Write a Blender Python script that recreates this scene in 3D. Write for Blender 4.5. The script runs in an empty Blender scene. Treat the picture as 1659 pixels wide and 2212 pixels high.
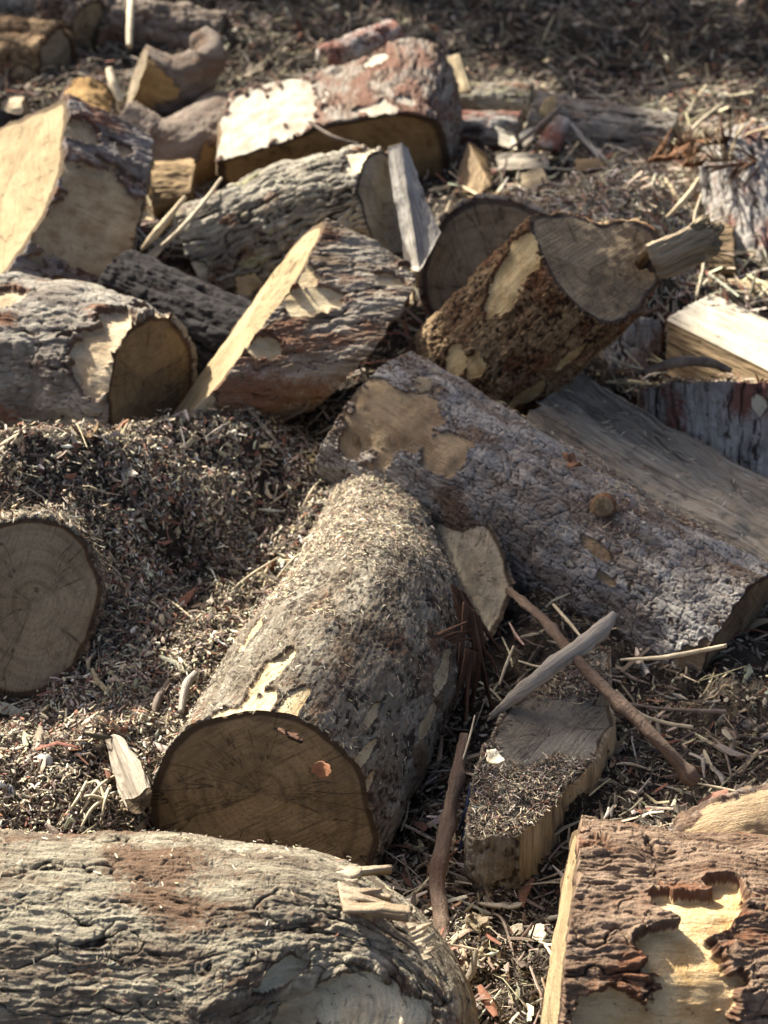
import bpy, math, random
import numpy as np
from mathutils import Vector

random.seed(7)
RNG = np.random.default_rng(11)
scene = bpy.context.scene
COL = scene.collection

# ------------------------------------------------------------------ camera frame
CAM = np.array([0.0, 0.0, 1.6])
PITCH = math.radians(28.0)
VFOV = math.radians(36.0)
FW = np.array([0.0, math.cos(PITCH), -math.sin(PITCH)])
UP = np.array([0.0, math.sin(PITCH), math.cos(PITCH)])
RT = np.array([1.0, 0.0, 0.0])
KV = 2 * math.tan(VFOV / 2) / 2212.0


def P(u, v, d):
    """a point of the place: photo position (1659 x 2212 grid) and distance along the view axis"""
    return CAM + d * (FW + (u - 829.5) * KV * RT + (1106.0 - v) * KV * UP)


def px(d):
    return KV * d


def nrm(a):
    a = np.asarray(a, float)
    return a / np.maximum(np.linalg.norm(a, axis=-1, keepdims=True), 1e-9)


# ------------------------------------------------------------------ noise
def _h(ix, iy, iz, seed):
    n = (ix.astype(np.uint32) * np.uint32(374761393) + iy.astype(np.uint32) * np.uint32(668265263)
         + iz.astype(np.uint32) * np.uint32(2147483647) + np.uint32((seed * 1274126177) & 0xffffffff))
    n = (n ^ (n >> np.uint32(13))) * np.uint32(1274126177)
    n = (n ^ (n >> np.uint32(16))) * np.uint32(2246822519)
    n = n ^ (n >> np.uint32(15))
    return n.astype(np.float32) / np.float32(4294967295.0)


def vn(p, seed=0):
    p = np.asarray(p, np.float32)
    f = np.floor(p)
    i = f.astype(np.int64)
    t = p - f
    t = t * t * t * (t * (t * 6 - 15) + 10)
    x, y, z = i[..., 0], i[..., 1], i[..., 2]
    tx, ty, tz = t[..., 0], t[..., 1], t[..., 2]
    r = 0
    for dx in (0, 1):
        wx = tx if dx else 1 - tx
        for dy in (0, 1):
            wy = ty if dy else 1 - ty
            for dz in (0, 1):
                wz = tz if dz else 1 - tz
                r = r + wx * wy * wz * _h(x + dx, y + dy, z + dz, seed)
    return r * 2 - 1


def fbm(p, octv=4, seed=0, gain=0.5):
    p = np.asarray(p, np.float32)
    a, s, r = 1.0, 0.0, 0
    for o in range(octv):
        r = r + a * vn(p, seed + o * 17)
        s += a
        a *= gain
        p = p * 2.03 + 3.7
    return r / s * 1.5


def voro(p, seed=0):
    p = np.asarray(p, np.float32)
    b = np.floor(p).astype(np.int64)
    f1 = np.full(p.shape[:-1], 9.0, np.float32)
    f2 = f1.copy()
    cid = np.zeros(p.shape[:-1], np.float32)
    for dx in (-1, 0, 1):
        for dy in (-1, 0, 1):
            for dz in (-1, 0, 1):
                c = b + np.array([dx, dy, dz])
                x, y, z = c[..., 0], c[..., 1], c[..., 2]
                q = np.stack([x + _h(x, y, z, seed), y + _h(x, y, z, seed + 1), z + _h(x, y, z, seed + 2)], -1)
                d = np.linalg.norm(q - p, axis=-1)
                m = d < f1
                f2 = np.where(m, f1, np.minimum(f2, d))
                cid = np.where(m, _h(x, y, z, seed + 3), cid)
                f1 = np.where(m, d, f1)
    return f1, f2, cid


def sst(a, b, x):
    t = np.clip((x - a) / (b - a), 0, 1)
    return t * t * (3 - 2 * t)


# ------------------------------------------------------------------ mesh helpers
def mesh_obj(name, V, F, mat, parent=None, attrs=None, smooth=True, loc=None):
    V = np.asarray(V, np.float32)
    if loc is None:
        loc = np.array(parent.location) if parent is not None else V.mean(0)
        rel = V - np.asarray(loc, np.float32)
    else:
        rel = V - np.asarray(loc, np.float32)
    me = bpy.data.meshes.new(name)
    me.vertices.add(len(V))
    me.vertices.foreach_set('co', rel.astype(np.float32).ravel())
    quads = np.asarray([], int)
    Fl = F if isinstance(F, (list, tuple)) else [F]
    tot = sum(f.size for f in Fl)
    npoly = sum(len(f) for f in Fl)
    me.loops.add(tot)
    me.polygons.add(npoly)
    me.loops.foreach_set('vertex_index', np.concatenate([f.ravel() for f in Fl]).astype(np.int32))
    sizes = np.concatenate([np.full(len(f), f.shape[1]) for f in Fl])
    starts = np.concatenate([[0], np.cumsum(sizes)[:-1]])
    me.polygons.foreach_set('loop_start', starts.astype(np.int32))
    me.update(calc_edges=True)
    if smooth:
        me.polygons.foreach_set('use_smooth', np.ones(npoly, bool))
    for k, a in (attrs or {}).items():
        a = np.asarray(a, np.float32)
        if a.ndim == 1:
            me.attributes.new(k, 'FLOAT', 'POINT').data.foreach_set('value', a)
        elif a.shape[1] == 3:
            me.attributes.new(k, 'FLOAT_VECTOR', 'POINT').data.foreach_set('vector', a.ravel())
        else:
            me.attributes.new(k, 'FLOAT_COLOR', 'POINT').data.foreach_set('color', a.ravel())
    if mat:
        me.materials.append(mat)
    ob = bpy.data.objects.new(name, me)
    COL.objects.link(ob)
    if parent is not None:
        ob.parent = parent
    else:
        ob.location = loc
    return ob


def grid_faces(n, m, wrap=False, off=0):
    i = np.arange(n - 1)[:, None]
    j = np.arange(m if wrap else m - 1)[None, :]
    jn = (j + 1) % m
    a = i * m + j
    b = i * m + jn
    return np.stack([a, b, b + m, a + m], -1).reshape(-1, 4) + off


def tag(o, label=None, cat=None, group=None, kind=None):
    if label: o['label'] = label
    if cat: o['category'] = cat
    if group: o['group'] = group
    if kind: o['kind'] = kind
    return o


def thing(name, loc, label, cat, group=None):
    o = bpy.data.objects.new(name, None)
    COL.objects.link(o)
    o.location = [float(x) for x in loc]
    o.empty_display_size = 0.05
    return tag(o, label, cat, group)


# ------------------------------------------------------------------ materials
class NT:
    def __init__(s, name):
        s.m = bpy.data.materials.new(name)
        s.m.use_nodes = True
        s.t = s.m.node_tree
        s.t.nodes.clear()
        s.out = s.n('ShaderNodeOutputMaterial')
        s.b = s.n('ShaderNodeBsdfPrincipled')
        s.t.links.new(s.b.outputs[0], s.out.inputs[0])

    def n(s, ty, **k):
        x = s.t.nodes.new(ty)
        for a, b in k.items():
            setattr(x, a, b)
        return x

    def put(s, sock, v):
        if hasattr(v, 'is_linked') or isinstance(v, bpy.types.NodeSocket):
            s.t.links.new(v, sock)
        elif v is not None:
            if isinstance(v, (tuple, list)) and len(v) == 3 and sock.type == 'RGBA':
                v = tuple(v) + (1,)
            sock.default_value = v

    def attr(s, name, out='Fac'):
        return s.n('ShaderNodeAttribute', attribute_name=name).outputs[out]

    def noise(s, vec, scale, detail=4, rough=0.55, dist=0.0):
        x = s.n('ShaderNodeTexNoise')
        s.put(x.inputs['Vector'], vec)
        x.inputs['Scale'].default_value = scale
        x.inputs['Detail'].default_value = detail
        x.inputs['Roughness'].default_value = rough
        x.inputs['Distortion'].default_value = dist
        return x.outputs[0]

    def mapv(s, vec, sc, loc=(0, 0, 0)):
        x = s.n('ShaderNodeMapping')
        s.put(x.inputs[0], vec)
        x.inputs['Scale'].default_value = sc
        x.inputs['Location'].default_value = loc
        return x.outputs[0]

    def math(s, op, a, b=0.0, c=None, clamp=False):
        x = s.n('ShaderNodeMath', operation=op, use_clamp=clamp)
        s.put(x.inputs[0], a)
        s.put(x.inputs[1], b)
        if c is not None: s.put(x.inputs[2], c)
        return x.outputs[0]

    def ss(s, v, a, b, lo=0.0, hi=1.0):
        x = s.n('ShaderNodeMapRange', interpolation_type='SMOOTHSTEP')
        s.put(x.inputs[0], v)
        x.inputs[1].default_value = a
        x.inputs[2].default_value = b
        x.inputs[3].default_value = lo
        x.inputs[4].default_value = hi
        return x.outputs[0]

    def mix(s, f, a, b, blend='MIX'):
        x = s.n('ShaderNodeMix', data_type='RGBA', blend_type=blend)
        s.put(x.inputs[0], f)
        s.put(x.inputs[6], a)
        s.put(x.inputs[7], b)
        return x.outputs[2]

    def bump(s, h, strength=0.5, dist=0.01, normal=None):
        x = s.n('ShaderNodeBump')
        x.inputs['Strength'].default_value = strength
        x.inputs['Distance'].default_value = dist
        s.put(x.inputs['Height'], h)
        if normal is not None: s.put(x.inputs['Normal'], normal)
        return x.outputs[0]

    def done(s, col, rough=0.8, normal=None, spec=0.3):
        s.put(s.b.inputs['Base Color'], col)
        s.put(s.b.inputs['Roughness'], rough)
        s.b.inputs['Specular IOR Level'].default_value = spec
        if normal is not None: s.put(s.b.inputs['Normal'], normal)
        return s.m


def bark_mat(name, plate_a, plate_b, crack, red, red_amt=0.35, bare_a=(.62, .50, .33), bare_b=(.42, .31, .19),
             rough=0.86, spec=0.12, moss=None, moss_amt=0.0):
    t = NT(name)
    lc = t.attr('lc', 'Vector')
    h = t.attr('h')
    bare = t.attr('bare')
    st = t.mapv(lc, (1, 1, .3))
    n1 = t.noise(st, 22, 5, .6)
    n2 = t.noise(lc, 170, 4, .65)
    n3 = t.noise(t.mapv(lc, (1, 1, .55), (3, 1, 2)), 9, 5, .6)
    n4 = t.noise(t.mapv(lc, (1, 1, .12)), 190, 4, .6)
    pl = t.mix(t.ss(n1, .38, .64), plate_a, plate_b)
    pl = t.mix(t.ss(n4, .35, .7, 0, .55), pl, t.mix(.5, plate_b, crack))
    rf = t.math('ADD', n3, t.math('MULTIPLY', t.math('SUBTRACT', n2, .5), .35))
    pl = t.mix(t.ss(rf, .62 - red_amt * .32, .72 - red_amt * .32, 0, .9), pl, red)
    if moss:
        n5 = t.noise(t.mapv(lc, (1, 1, .6), (7, 3, 2)), 14, 5, .7)
        pl = t.mix(t.ss(n5, .66 - moss_amt * .3, .76 - moss_amt * .3, 0, .85), pl, moss)
    hh = t.math('ADD', h, t.math('MULTIPLY', t.math('SUBTRACT', n2, .5), .5))
    c = t.mix(t.ss(hh, .08, .52), crack, pl)
    bn = t.math('ADD', bare, t.math('MULTIPLY', t.math('SUBTRACT', n2, .5), .12))
    bf = t.ss(bn, -.01, .05)
    edge = t.math('MULTIPLY', t.ss(bn, -.16, -.02), t.math('SUBTRACT', 1.0, bf))
    c = t.mix(t.math('MULTIPLY', edge, .75), c, t.mix(.55, red, crack))
    g1 = t.noise(t.mapv(lc, (1, 1, .07)), 120, 5, .65)
    g2 = t.noise(lc, 16, 4, .6)
    bc = t.mix(t.ss(g2, .36, .68), bare_a, bare_b)
    bc = t.mix(t.ss(g1, .5, .75, 0, .5), bc, t.mix(.6, bare_b, crack))
    sp = t.noise(lc, 60, 3, .6)
    bc = t.mix(t.ss(sp, .62, .74, 0, .5), bc, crack)
    c = t.mix(bf, c, bc)
    gr = t.noise(t.mapv(lc, (1, 1, .2)), 420, 3, .7)
    n6 = t.noise(lc, 520, 3, .7)
    c = t.mix(t.ss(n6, .5, .78, 0, .45), c, crack)
    hb = t.math('ADD', t.math('MULTIPLY', n2, 1.0), t.math('MULTIPLY', n4, .9))
    hb = t.math('ADD', hb, t.math('MULTIPLY', gr, .5))
    hb = t.math('ADD', hb, t.math('MULTIPLY', n6, .45))
    nb = t.bump(hb, .85, .007)
    ro = t.math('ADD', rough - .12, t.math('MULTIPLY', n2, .3))
    return t.done(c, ro, nb, spec)


def cut_mat(name, a, b, dark, rings=.35, saw=.6, stain=.5, rough=.8, rimcol=None, check=.8):
    t = NT(name)
    lc = t.attr('lc', 'Vector')
    rr = t.attr('rim')
    wob = t.noise(lc, 6, 3, .5)
    ln = t.n('ShaderNodeVectorMath', operation='LENGTH')
    t.put(ln.inputs[0], lc)
    rad = t.math('ADD', ln.outputs['Value'], t.math('MULTIPLY', wob, .06))
    w = t.math('SINE', t.math('MULTIPLY', rad, 520.0))
    w2 = t.math('SINE', t.math('MULTIPLY', rad, 190.0))
    n0 = t.noise(lc, 7, 5, .6)
    n1 = t.noise(t.mapv(lc, (5, 170, 1)), 1.0, 4, .6, .3)
    n1b = t.noise(t.mapv(lc, (130, 8, 1), (4, 2, 0)), 1.0, 4, .6, .4)
    n2 = t.noise(lc, 150, 4, .7)
    n3 = t.noise(lc, 22, 5, .65)
    c = t.mix(t.ss(n0, .36, .66), a, b)
    c = t.mix(t.math('MULTIPLY', t.ss(w, -.6, 1), rings * .55), c, t.mix(.5, b, dark))
    c = t.mix(t.math('MULTIPLY', t.math('MULTIPLY', t.ss(w2, .1, .9), t.ss(n0, .3, .6)), min(1, rings * 1.3)), c, dark)
    c = t.mix(t.ss(n1, .5, .72, 0, saw), c, t.mix(.45, b, dark))
    c = t.mix(t.ss(n1b, .56, .76, 0, saw * .7), c, a)
    c = t.mix(t.ss(n3, .52, .72, 0, stain), c, dark)
    n7 = t.noise(lc, 420, 3, .75)
    c = t.mix(t.ss(n2, .5, .72, 0, .6), c, dark)
    c = t.mix(t.ss(n7, .52, .75, 0, .5), c, dark)
    c = t.mix(t.ss(n7, .46, .28, 0, .35), c, a)
    sx = t.n('ShaderNodeSeparateXYZ')
    t.put(sx.inputs[0], lc)
    ang = t.math('ARCTAN2', sx.outputs[1], sx.outputs[0])
    cb = t.n('ShaderNodeCombineXYZ')
    t.put(cb.inputs[0], t.math('MULTIPLY', t.math('SINE', ang), 4.0))
    t.put(cb.inputs[1], t.math('MULTIPLY', t.math('COSINE', ang), 4.0))
    t.put(cb.inputs[2], t.math('MULTIPLY', ln.outputs['Value'], 5.0))
    nc = t.noise(cb.outputs[0], 1.0, 2, .5)
    ck = t.math('ABSOLUTE', t.math('SUBTRACT', nc, .5))
    ckf = t.math('MULTIPLY', t.ss(ck, .0, .011, 1, 0), t.ss(n0, .42, .56, 0, check))
    c = t.mix(ckf, c, t.mix(.7, dark, (.015, .012, .009)))
    big = t.noise(lc, 3.2, 4, .6, .5)
    c = t.mix(t.ss(big, .48, .66, 0, stain * .9), c, t.mix(.55, a, dark))
    rimf = t.ss(t.math('ADD', rr, t.math('MULTIPLY', t.math('SUBTRACT', n3, .5), .06)), .9, .955)
    rim2 = t.ss(t.math('ADD', rr, t.math('MULTIPLY', t.math('SUBTRACT', n3, .5), .05)), .925, .95)
    c = t.mix(t.math('MULTIPLY', rimf, .75), c, rimcol or dark)
    c = t.mix(t.math('MULTIPLY', rim2, .8), c, (.055, .034, .022))
    hb = t.math('ADD', t.math('MULTIPLY', n1, 1.3), t.math('MULTIPLY', n2, .6))
    hb = t.math('ADD', hb, t.math('MULTIPLY', n1b, .5))
    hb = t.math('SUBTRACT', hb, t.math('MULTIPLY', ckf, .8))
    hb = t.math('ADD', hb, t.math('MULTIPLY', n7, .5))
    return t.done(c, rough, t.bump(hb, 1.0, .007), .12)


def split_mat(name, a, b, dark, streak=.6, rough=.75, zs=.05, blotch=.3, groove=.5):
    t = NT(name)
    lc = t.attr('lc', 'Vector')
    n1 = t.noise(t.mapv(lc, (1, 1, zs)), 95, 5, .65, .2)
    n1b = t.noise(t.mapv(lc, (1, 1, zs * 1.6), (2, 5, 1)), 240, 4, .65)
    n0 = t.noise(t.mapv(lc, (1, 1, .3)), 11, 5, .6)
    n2 = t.noise(lc, 190, 4, .7)
    n5 = t.noise(t.mapv(lc, (1, 1, .5), (1, 8, 3)), 20, 4, .65)
    c = t.mix(t.ss(n0, .36, .68), a, b)
    c = t.mix(t.ss(n1, .46, .74, 0, streak), c, dark)
    c = t.mix(t.ss(n1b, .5, .75, 0, streak * .7), c, t.mix(.5, b, dark))
    c = t.mix(t.ss(n5, .57, .72, 0, blotch), c, dark)
    if groove:
        c = t.mix(t.math('MULTIPLY', t.math('SUBTRACT', 1.0, t.attr('h')), groove), c, t.mix(.75, dark, (.01, .008, .006)))
    hb = t.math('ADD', n1, t.math('MULTIPLY', n1b, .8))
    hb = t.math('ADD', hb, t.math('MULTIPLY', n2, .35))
    return t.done(c, rough, t.bump(hb, .8, .007), .15)


def plain_mat(name, a, b, scale=40, rough=.8, spec=.3, st=(1, 1, .2), bump=.5):
    t = NT(name)
    co = t.n('ShaderNodeTexCoord').outputs['Object']
    n1 = t.noise(t.mapv(co, st), scale, 5, .65)
    n2 = t.noise(co, scale * 5, 4, .65)
    c = t.mix(t.ss(n1, .35, .68), a, b)
    return t.done(c, rough, t.bump(t.math('ADD', n1, t.math('MULTIPLY', n2, .6)), bump, .004), spec)


def vcol_mat(name, rough=.85, spec=.3):
    t = NT(name)
    c = t.attr('col', 'Color')
    co = t.n('ShaderNodeTexCoord').outputs['Object']
    n = t.noise(co, 260, 3, .6)
    c = t.mix(t.ss(n, .3, .75, 0, .5), c, (.03, .024, .018))
    return t.done(c, rough, None, .12)
SUN = (-.58, .58, .74); SKY = .075; SUNE = 5.0; EXPO = 1.72
# ------------------------------------------------------------------ bark relief
def bark_relief(kind, L, seed, depth, cell=.03):
    """L: local coords (x, y, along) in metres. returns outward metres and h 0..1"""
    w = np.stack([fbm(L * 14, 2, seed + 5), fbm(L * 14, 2, seed + 6), fbm(L * 14, 2, seed + 7)], -1)
    str_ = fbm(L * np.array([210, 210, 26]), 3, seed + 21)
    if kind == 'plate':
        w2 = np.stack([fbm(L * np.array([42, 42, 26]), 3, seed + 25), fbm(L * np.array([42, 42, 26]), 3, seed + 26), fbm(L * np.array([42, 42, 26]), 3, seed + 27)], -1)
        q = (L + w * .010 + w2 * .013) / np.array([cell, cell, cell * 2.7])
        f1, f2, cid = voro(q, seed)
        q2 = (L + w * .006 + w2 * .004) / (cell * np.array([.42, .42, .7]))
        g1, g2, cid2 = voro(q2, seed + 40)
        tl = np.clip((f2 - f1) * .8, 0, .6)
        big = fbm(L * np.array([13, 13, 6]), 3, seed + 33)
        e = (.08 + .92 * sst(0.0, .12, f2 - f1)) * (.66 + .34 * sst(.0, .10, g2 - g1)) * (.68 + .32 * sst(-.45, .1, big))
        h = e * (.42 + .26 * cid + .16 * cid2 + .25 * tl)
        d = depth * h + depth * .10 * str_ + depth * .14 * fbm(L * 220, 2, seed + 3)
        h = np.clip(h * 1.15 + .08 * cid2, 0, 1)
    elif kind == 'furrow':
        q = (L + w * .012) * np.array([1, 1, .075]) / cell
        a = np.abs(fbm(q, 3, seed)) * 2.2
        b = np.abs(fbm(q * 2.3 + 4, 2, seed + 1)) * 2.2
        rid = np.clip(a, 0, 1) ** .7
        brk = sst(.0, .12, np.abs(fbm(L * np.array([22, 22, 40]), 3, seed + 12)))
        h = np.clip(rid * .72 + .3 * np.clip(b, 0, 1) ** .8 - .12 + .10 * str_, 0, 1) * (.6 + .4 * brk)
        d = depth * h + depth * .10 * str_ + depth * .14 * fbm(L * np.array([150, 150, 60]), 3, seed + 3)
    elif kind == 'flaky':
        q = (L + w * .013) * np.array([1, 1, .10]) / cell
        n = fbm(q, 4, seed, .5) * 2.6 + 3.0 + .16 * fbm(L * np.array([90, 90, 22]), 3, seed + 14) + .5 * fbm(L * np.array([12, 12, 24]), 4, seed + 16)
        lv = np.floor(n)
        fr = n - lv
        q2 = (L + w * .01) * np.array([1, 1, .10]) / (cell * .55)
        crk = sst(.0, .16, np.abs(vn(q2 + 9, seed + 4)))
        crk2 = sst(.0, .10, np.abs(fbm(L * np.array([26, 26, 34]), 3, seed + 13)))
        h = np.clip((lv + sst(0, .08, fr) + .30 * fr) / 5.8, 0, 1)
        fz = fbm((L + w * .02) * np.array([15, 15, 1.3]), 4, seed + 18)
        fis = sst(.0, .045, np.abs(fz))
        fz2 = fbm((L + w * .02) * np.array([34, 34, 3.2]), 3, seed + 19)
        fis2 = sst(.0, .06, np.abs(fz2))
        d = depth * (h * .9 + .20 * crk + .05 * crk2 + .55 * fis + .26 * fis2) + depth * .24 * str_ + depth * .08 * fbm(L * np.array([170, 170, 90]), 3, seed + 3)
        h = np.clip((.30 + .5 * h) * (.25 + .75 * crk) * (.75 + .25 * crk2) * (.25 + .75 * sst(0, .14, fr)) * (.1 + .9 * fis) * (.4 + .6 * fis2) * 1.7 + .12 * str_, 0, 1)
    elif kind == 'crumb':
        f1, f2, cid = voro((L + w * .006 + .003 * fbm(L * 90, 2, seed + 8)[..., None]) / np.array([cell, cell, cell * 1.5]), seed)
        big = fbm(L * np.array([20, 20, 9]), 4, seed + 15)
        stp = sst(-.02, .02, big) * .35 + sst(.3, .34, big) * .3
        h = np.clip(.25 + .4 * cid * sst(0, .25, f2 - f1) + .3 * fbm(L * 70, 3, seed + 2) + .3 * stp, 0, 1)
        d = depth * (h + .7 * stp) + depth * .5 * fbm(L * np.array([210, 210, 120]), 3, seed + 3) + depth * .25 * str_
        h = np.clip(h + .25 * fbm(L * np.array([230, 230, 90]), 2, seed + 17), 0, 1)
    else:  # smooth bark with low wrinkles
        h = np.clip(.7 + .4 * fbm(L * np.array([30, 30, 12]), 4, seed), 0, 1)
        d = depth * .5 * h + depth * .3 * fbm(L * 90, 3, seed + 3)
    return d, h


def catmull(pts, n):
    pts = np.asarray(pts, float)
    m = len(pts)
    if m < 3:
        t = np.linspace(0, 1, n)[:, None]
        return pts[0] * (1 - t) + pts[-1] * t
    ext = np.vstack([2 * pts[0] - pts[1], pts, 2 * pts[-1] - pts[-2]])
    # chord length parameter
    ch = np.concatenate([[0], np.cumsum(np.linalg.norm(np.diff(pts[:, :3], axis=0), axis=1))])
    s = np.linspace(0, ch[-1], n)
    k = np.clip(np.searchsorted(ch, s, side='right') - 1, 0, m - 2)
    t = ((s - ch[k]) / np.maximum(ch[k + 1] - ch[k], 1e-9))[:, None]
    p0, p1, p2, p3 = ext[k], ext[k + 1], ext[k + 2], ext[k + 3]
    return .5 * ((2 * p1) + (-p0 + p2) * t + (2 * p0 - 5 * p1 + 4 * p2 - p3) * t ** 2 + (-p0 + 3 * p1 - 3 * p2 + p3) * t ** 3)


def polyline(pts, n):
    pts = np.asarray(pts, float)
    ch = np.concatenate([[0], np.cumsum(np.linalg.norm(np.diff(pts[:, :3], axis=0), axis=1))])
    s = np.linspace(0, ch[-1], n)
    return np.stack([np.interp(s, ch, pts[:, k]) for k in range(pts.shape[1])], -1)


SURF = {}     # bark/cut surfaces by key, for laying litter on


def surf_normals(B):
    du = np.gradient(B, axis=0)
    dv = np.gradient(B, axis=1)
    return nrm(np.cross(du, dv))


def bare_field(B, N, patches, L, seed):
    """patches: (u, v, radius_px across, stretch along grain, ...) centre found on the camera-facing surface"""
    f = np.full(B.shape[:2], -1.0, np.float32)
    if not patches:
        return f
    toC = nrm(CAM - B)
    rel = B - CAM
    dep = rel @ FW
    uu = rel @ RT / dep / KV + 829.5
    vv = 1106 - rel @ UP / dep / KV
    wob = fbm(L * np.array([30, 30, 13]), 4, seed + 31) * .50 + fbm(L * np.array([80, 80, 55]), 3, seed + 33) * .16
    facing = (N * toC).sum(-1) > .05
    for pt in patches:
        u0, v0, r, stv = pt[:4]
        dist = (uu - u0) ** 2 + (vv - v0) ** 2 + np.where(facing, 0, 1e7)
        k = np.unravel_index(np.argmin(dist), dist.shape)
        c = L[k]
        d3 = (L - c)
        rm = r * px(dep[k])
        q = np.sqrt((d3[..., 0] ** 2 + d3[..., 1] ** 2) / rm ** 2 + d3[..., 2] ** 2 / (rm * stv) ** 2)
        f = np.maximum(f, 1 - q + wob)
    return f


def add_strip(parent, part, B, mat, kind, seed, depth, cell, L, flip, patches=None, lip=True, wrap=False, keep=None,
              fade=True, wood_amp=.003, bare_in=.0014):
    n, m = B.shape[:2]
    N = surf_normals(B)
    if flip: N = -N
    if wrap:  # joined seam: share normals
        a = nrm(N[:, 0] + N[:, -1])
        N[:, 0] = a
        N[:, -1] = a
    bare = bare_field(B, N, patches, L, seed)
    if kind == 'wood':
        q = L * np.array([1, 1, .06])
        q3 = (L + .01 * fbm(L * np.array([7, 7, 3]), 3, seed + 6)[..., None]) * np.array([1, 1, .02])
        gro = (1 - sst(.0, .10, np.abs(fbm(q3 * 42, 4, seed + 9)))) + .6 * (1 - sst(.0, .15, np.abs(fbm(q3 * 120, 3, seed + 10))))
        d = -wood_amp * .8 * gro + wood_amp * fbm(q * 70, 4, seed) + wood_amp * .8 * fbm(q * 260, 2, seed + 1) + wood_amp * 2.2 * fbm(L * np.array([9, 9, 3]), 3, seed + 2)
        e = np.ones((n, m))
        ii = np.linspace(0, 1, n)[:, None]
        jj = np.linspace(0, 1, m)[None, :]
        e = np.minimum(1, np.minimum(np.minimum(ii, 1 - ii) * n / 2.5, np.minimum(jj, 1 - jj) * m / 2.5))
        d = d * e
        h = 1 - .6 * np.clip(gro, 0, 1.3)
        lip = False
    else:
        d, h = bark_relief(kind, L, seed, depth, cell)
        bm = sst(-.11, .06, bare)
        d = d + sst(-.34, -.08, bare) * .0045 * (.6 + fbm(L * np.array([50, 50, 20]), 2, seed + 71))
        d = d * (1 - bm) + bm * (.0012 * fbm(L * np.array([60, 60, 10]), 3, seed + 8) - bare_in)
        d = d + .0005
    V = B + N * d[..., None]
    if keep is not None:
        SURF.setdefault(keep, []).append((V, N))
    if lip:
        V = np.concatenate([B[:1] - N[:1] * .004, V, B[-1:] - N[-1:] * .004], 0)
        h = np.concatenate([h[:1] * 0, h, h[-1:] * 0], 0)
        bare = np.concatenate([bare[:1], bare, bare[-1:]], 0)
        L = np.concatenate([L[:1], L, L[-1:]], 0)
        n += 2
        if not wrap:
            V = np.concatenate([np.concatenate([B[:1, :1], B[:, :1], B[-1:, :1]], 0), V, np.concatenate([B[:1, -1:], B[:, -1:], B[-1:, -1:]], 0)], 1)
            h = np.concatenate([h[:, :1] * 0, h, h[:, -1:] * 0], 1)
            bare = np.concatenate([bare[:, :1], bare, bare[:, -1:]], 1)
            L = np.concatenate([L[:, :1], L, L[:, -1:]], 1)
            m += 2
    if wrap:
        V, h, bare, L = V[:, :-1], h[:, :-1], bare[:, :-1], L[:, :-1]
        F = grid_faces(n, m - 1, True)
    else:
        F = grid_faces(n, m)
    if flip: F = F[:, ::-1]
    return mesh_obj(part, V.reshape(-1, 3), F, mat, parent,
                    {'lc': L.reshape(-1, 3), 'h': h.ravel(), 'bare': bare.ravel()}, smooth=(kind == 'wood'))


def add_cap(parent, part, loop, outward, mat, seed, res, bulge=.004, pith=(0, 0), keep=None, amp=.0015, holes=None):
    loop = np.asarray(loop, float)
    m = len(loop)
    c = loop.mean(0)
    n = nrm(outward)
    a = nrm(loop[np.argmax(((loop - c) ** 2).sum(-1))] - c)
    a = nrm(a - n * (a @ n))
    b = np.cross(n, a)
    Rm = np.linalg.norm(loop - c, axis=1).mean()
    nr = max(6, int(Rm / res))
    k = (np.arange(1, nr + 1) / nr)
    fit = np.linalg.svd(loop - c)[2][2]
    n = fit if fit @ n > 0 else -fit
    a = nrm(a - n * (a @ n))
    b = np.cross(n, a)
    oop = (loop - c) @ n
    ker = np.ones(max(3, m // 8) | 1); ker /= ker.sum()
    h_ = len(ker) // 2
    low = np.convolve(np.concatenate([oop[-h_:], oop, oop[:h_]]), ker, 'valid')
    flat = (loop - c) - oop[:, None] * n
    V = c + flat[None] * k[:, None, None] + n * (low[None] * k[:, None] ** 1.5 + (oop - low)[None] * k[:, None] ** 30)[..., None]
    rim = np.repeat(k[:, None], m, 1)
    rel = V - c
    x, y = rel @ a, rel @ b
    L = np.stack([x - pith[0], y - pith[1], np.zeros_like(x)], -1)
    ed = sst(1.0, .93, rim)
    q = np.stack([x * 6, y * 190, x * 0 + seed], -1)
    d = amp * 1.2 * fbm(np.stack([x * 18, y * 26, x * 0 + seed], -1), 3, seed + 4) + bulge * (1 - rim ** 2) * .5
    if holes:
        for hu, hv, hrp, hd in holes:
            hp = ray_plane(hu, hv, c, n) - c
            hx, hy, hr = hp @ a, hp @ b, hrp * px((c - CAM) @ FW)
            dd = np.sqrt((x - hx) ** 2 + (y - hy) ** 2) / hr + .35 * fbm(np.stack([x * 60, y * 60, x * 0], -1), 3, seed + 12)
            d = d - hd * sst(1, .5, dd)
    V = V + n * (d * ed)[..., None]
    if keep is not None:
        SURF.setdefault(keep, []).append((V, np.broadcast_to(n, V.shape)))
    cc = c + n * d[0].mean()
    Vf = np.vstack([V.reshape(-1, 3), cc])
    F = grid_faces(nr, m, True)
    j = np.arange(m)
    T = np.stack([np.full(m, nr * m), j, (j + 1) % m], -1)
    # orientation
    f0 = np.cross(loop[1] - loop[0], c - loop[0]) @ n
    if f0 < 0: pass
    Lf = np.vstack([L.reshape(-1, 3), [[-pith[0], -pith[1], 0]]])
    rf = np.append(rim.ravel(), 0)
    ob = mesh_obj(part, Vf, [F, T], mat, parent, {'lc': Lf, 'rim': rf})
    return ob


def ray_plane(u, v, c, n):
    r = P(u, v, 1.0) - CAM
    return CAM + r * (((c - CAM) @ n) / (r @ n))


def frame_axis(ax, ref):
    e1 = nrm(ref - ax * (ref @ ax))
    return e1, np.cross(e1, ax)


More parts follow.
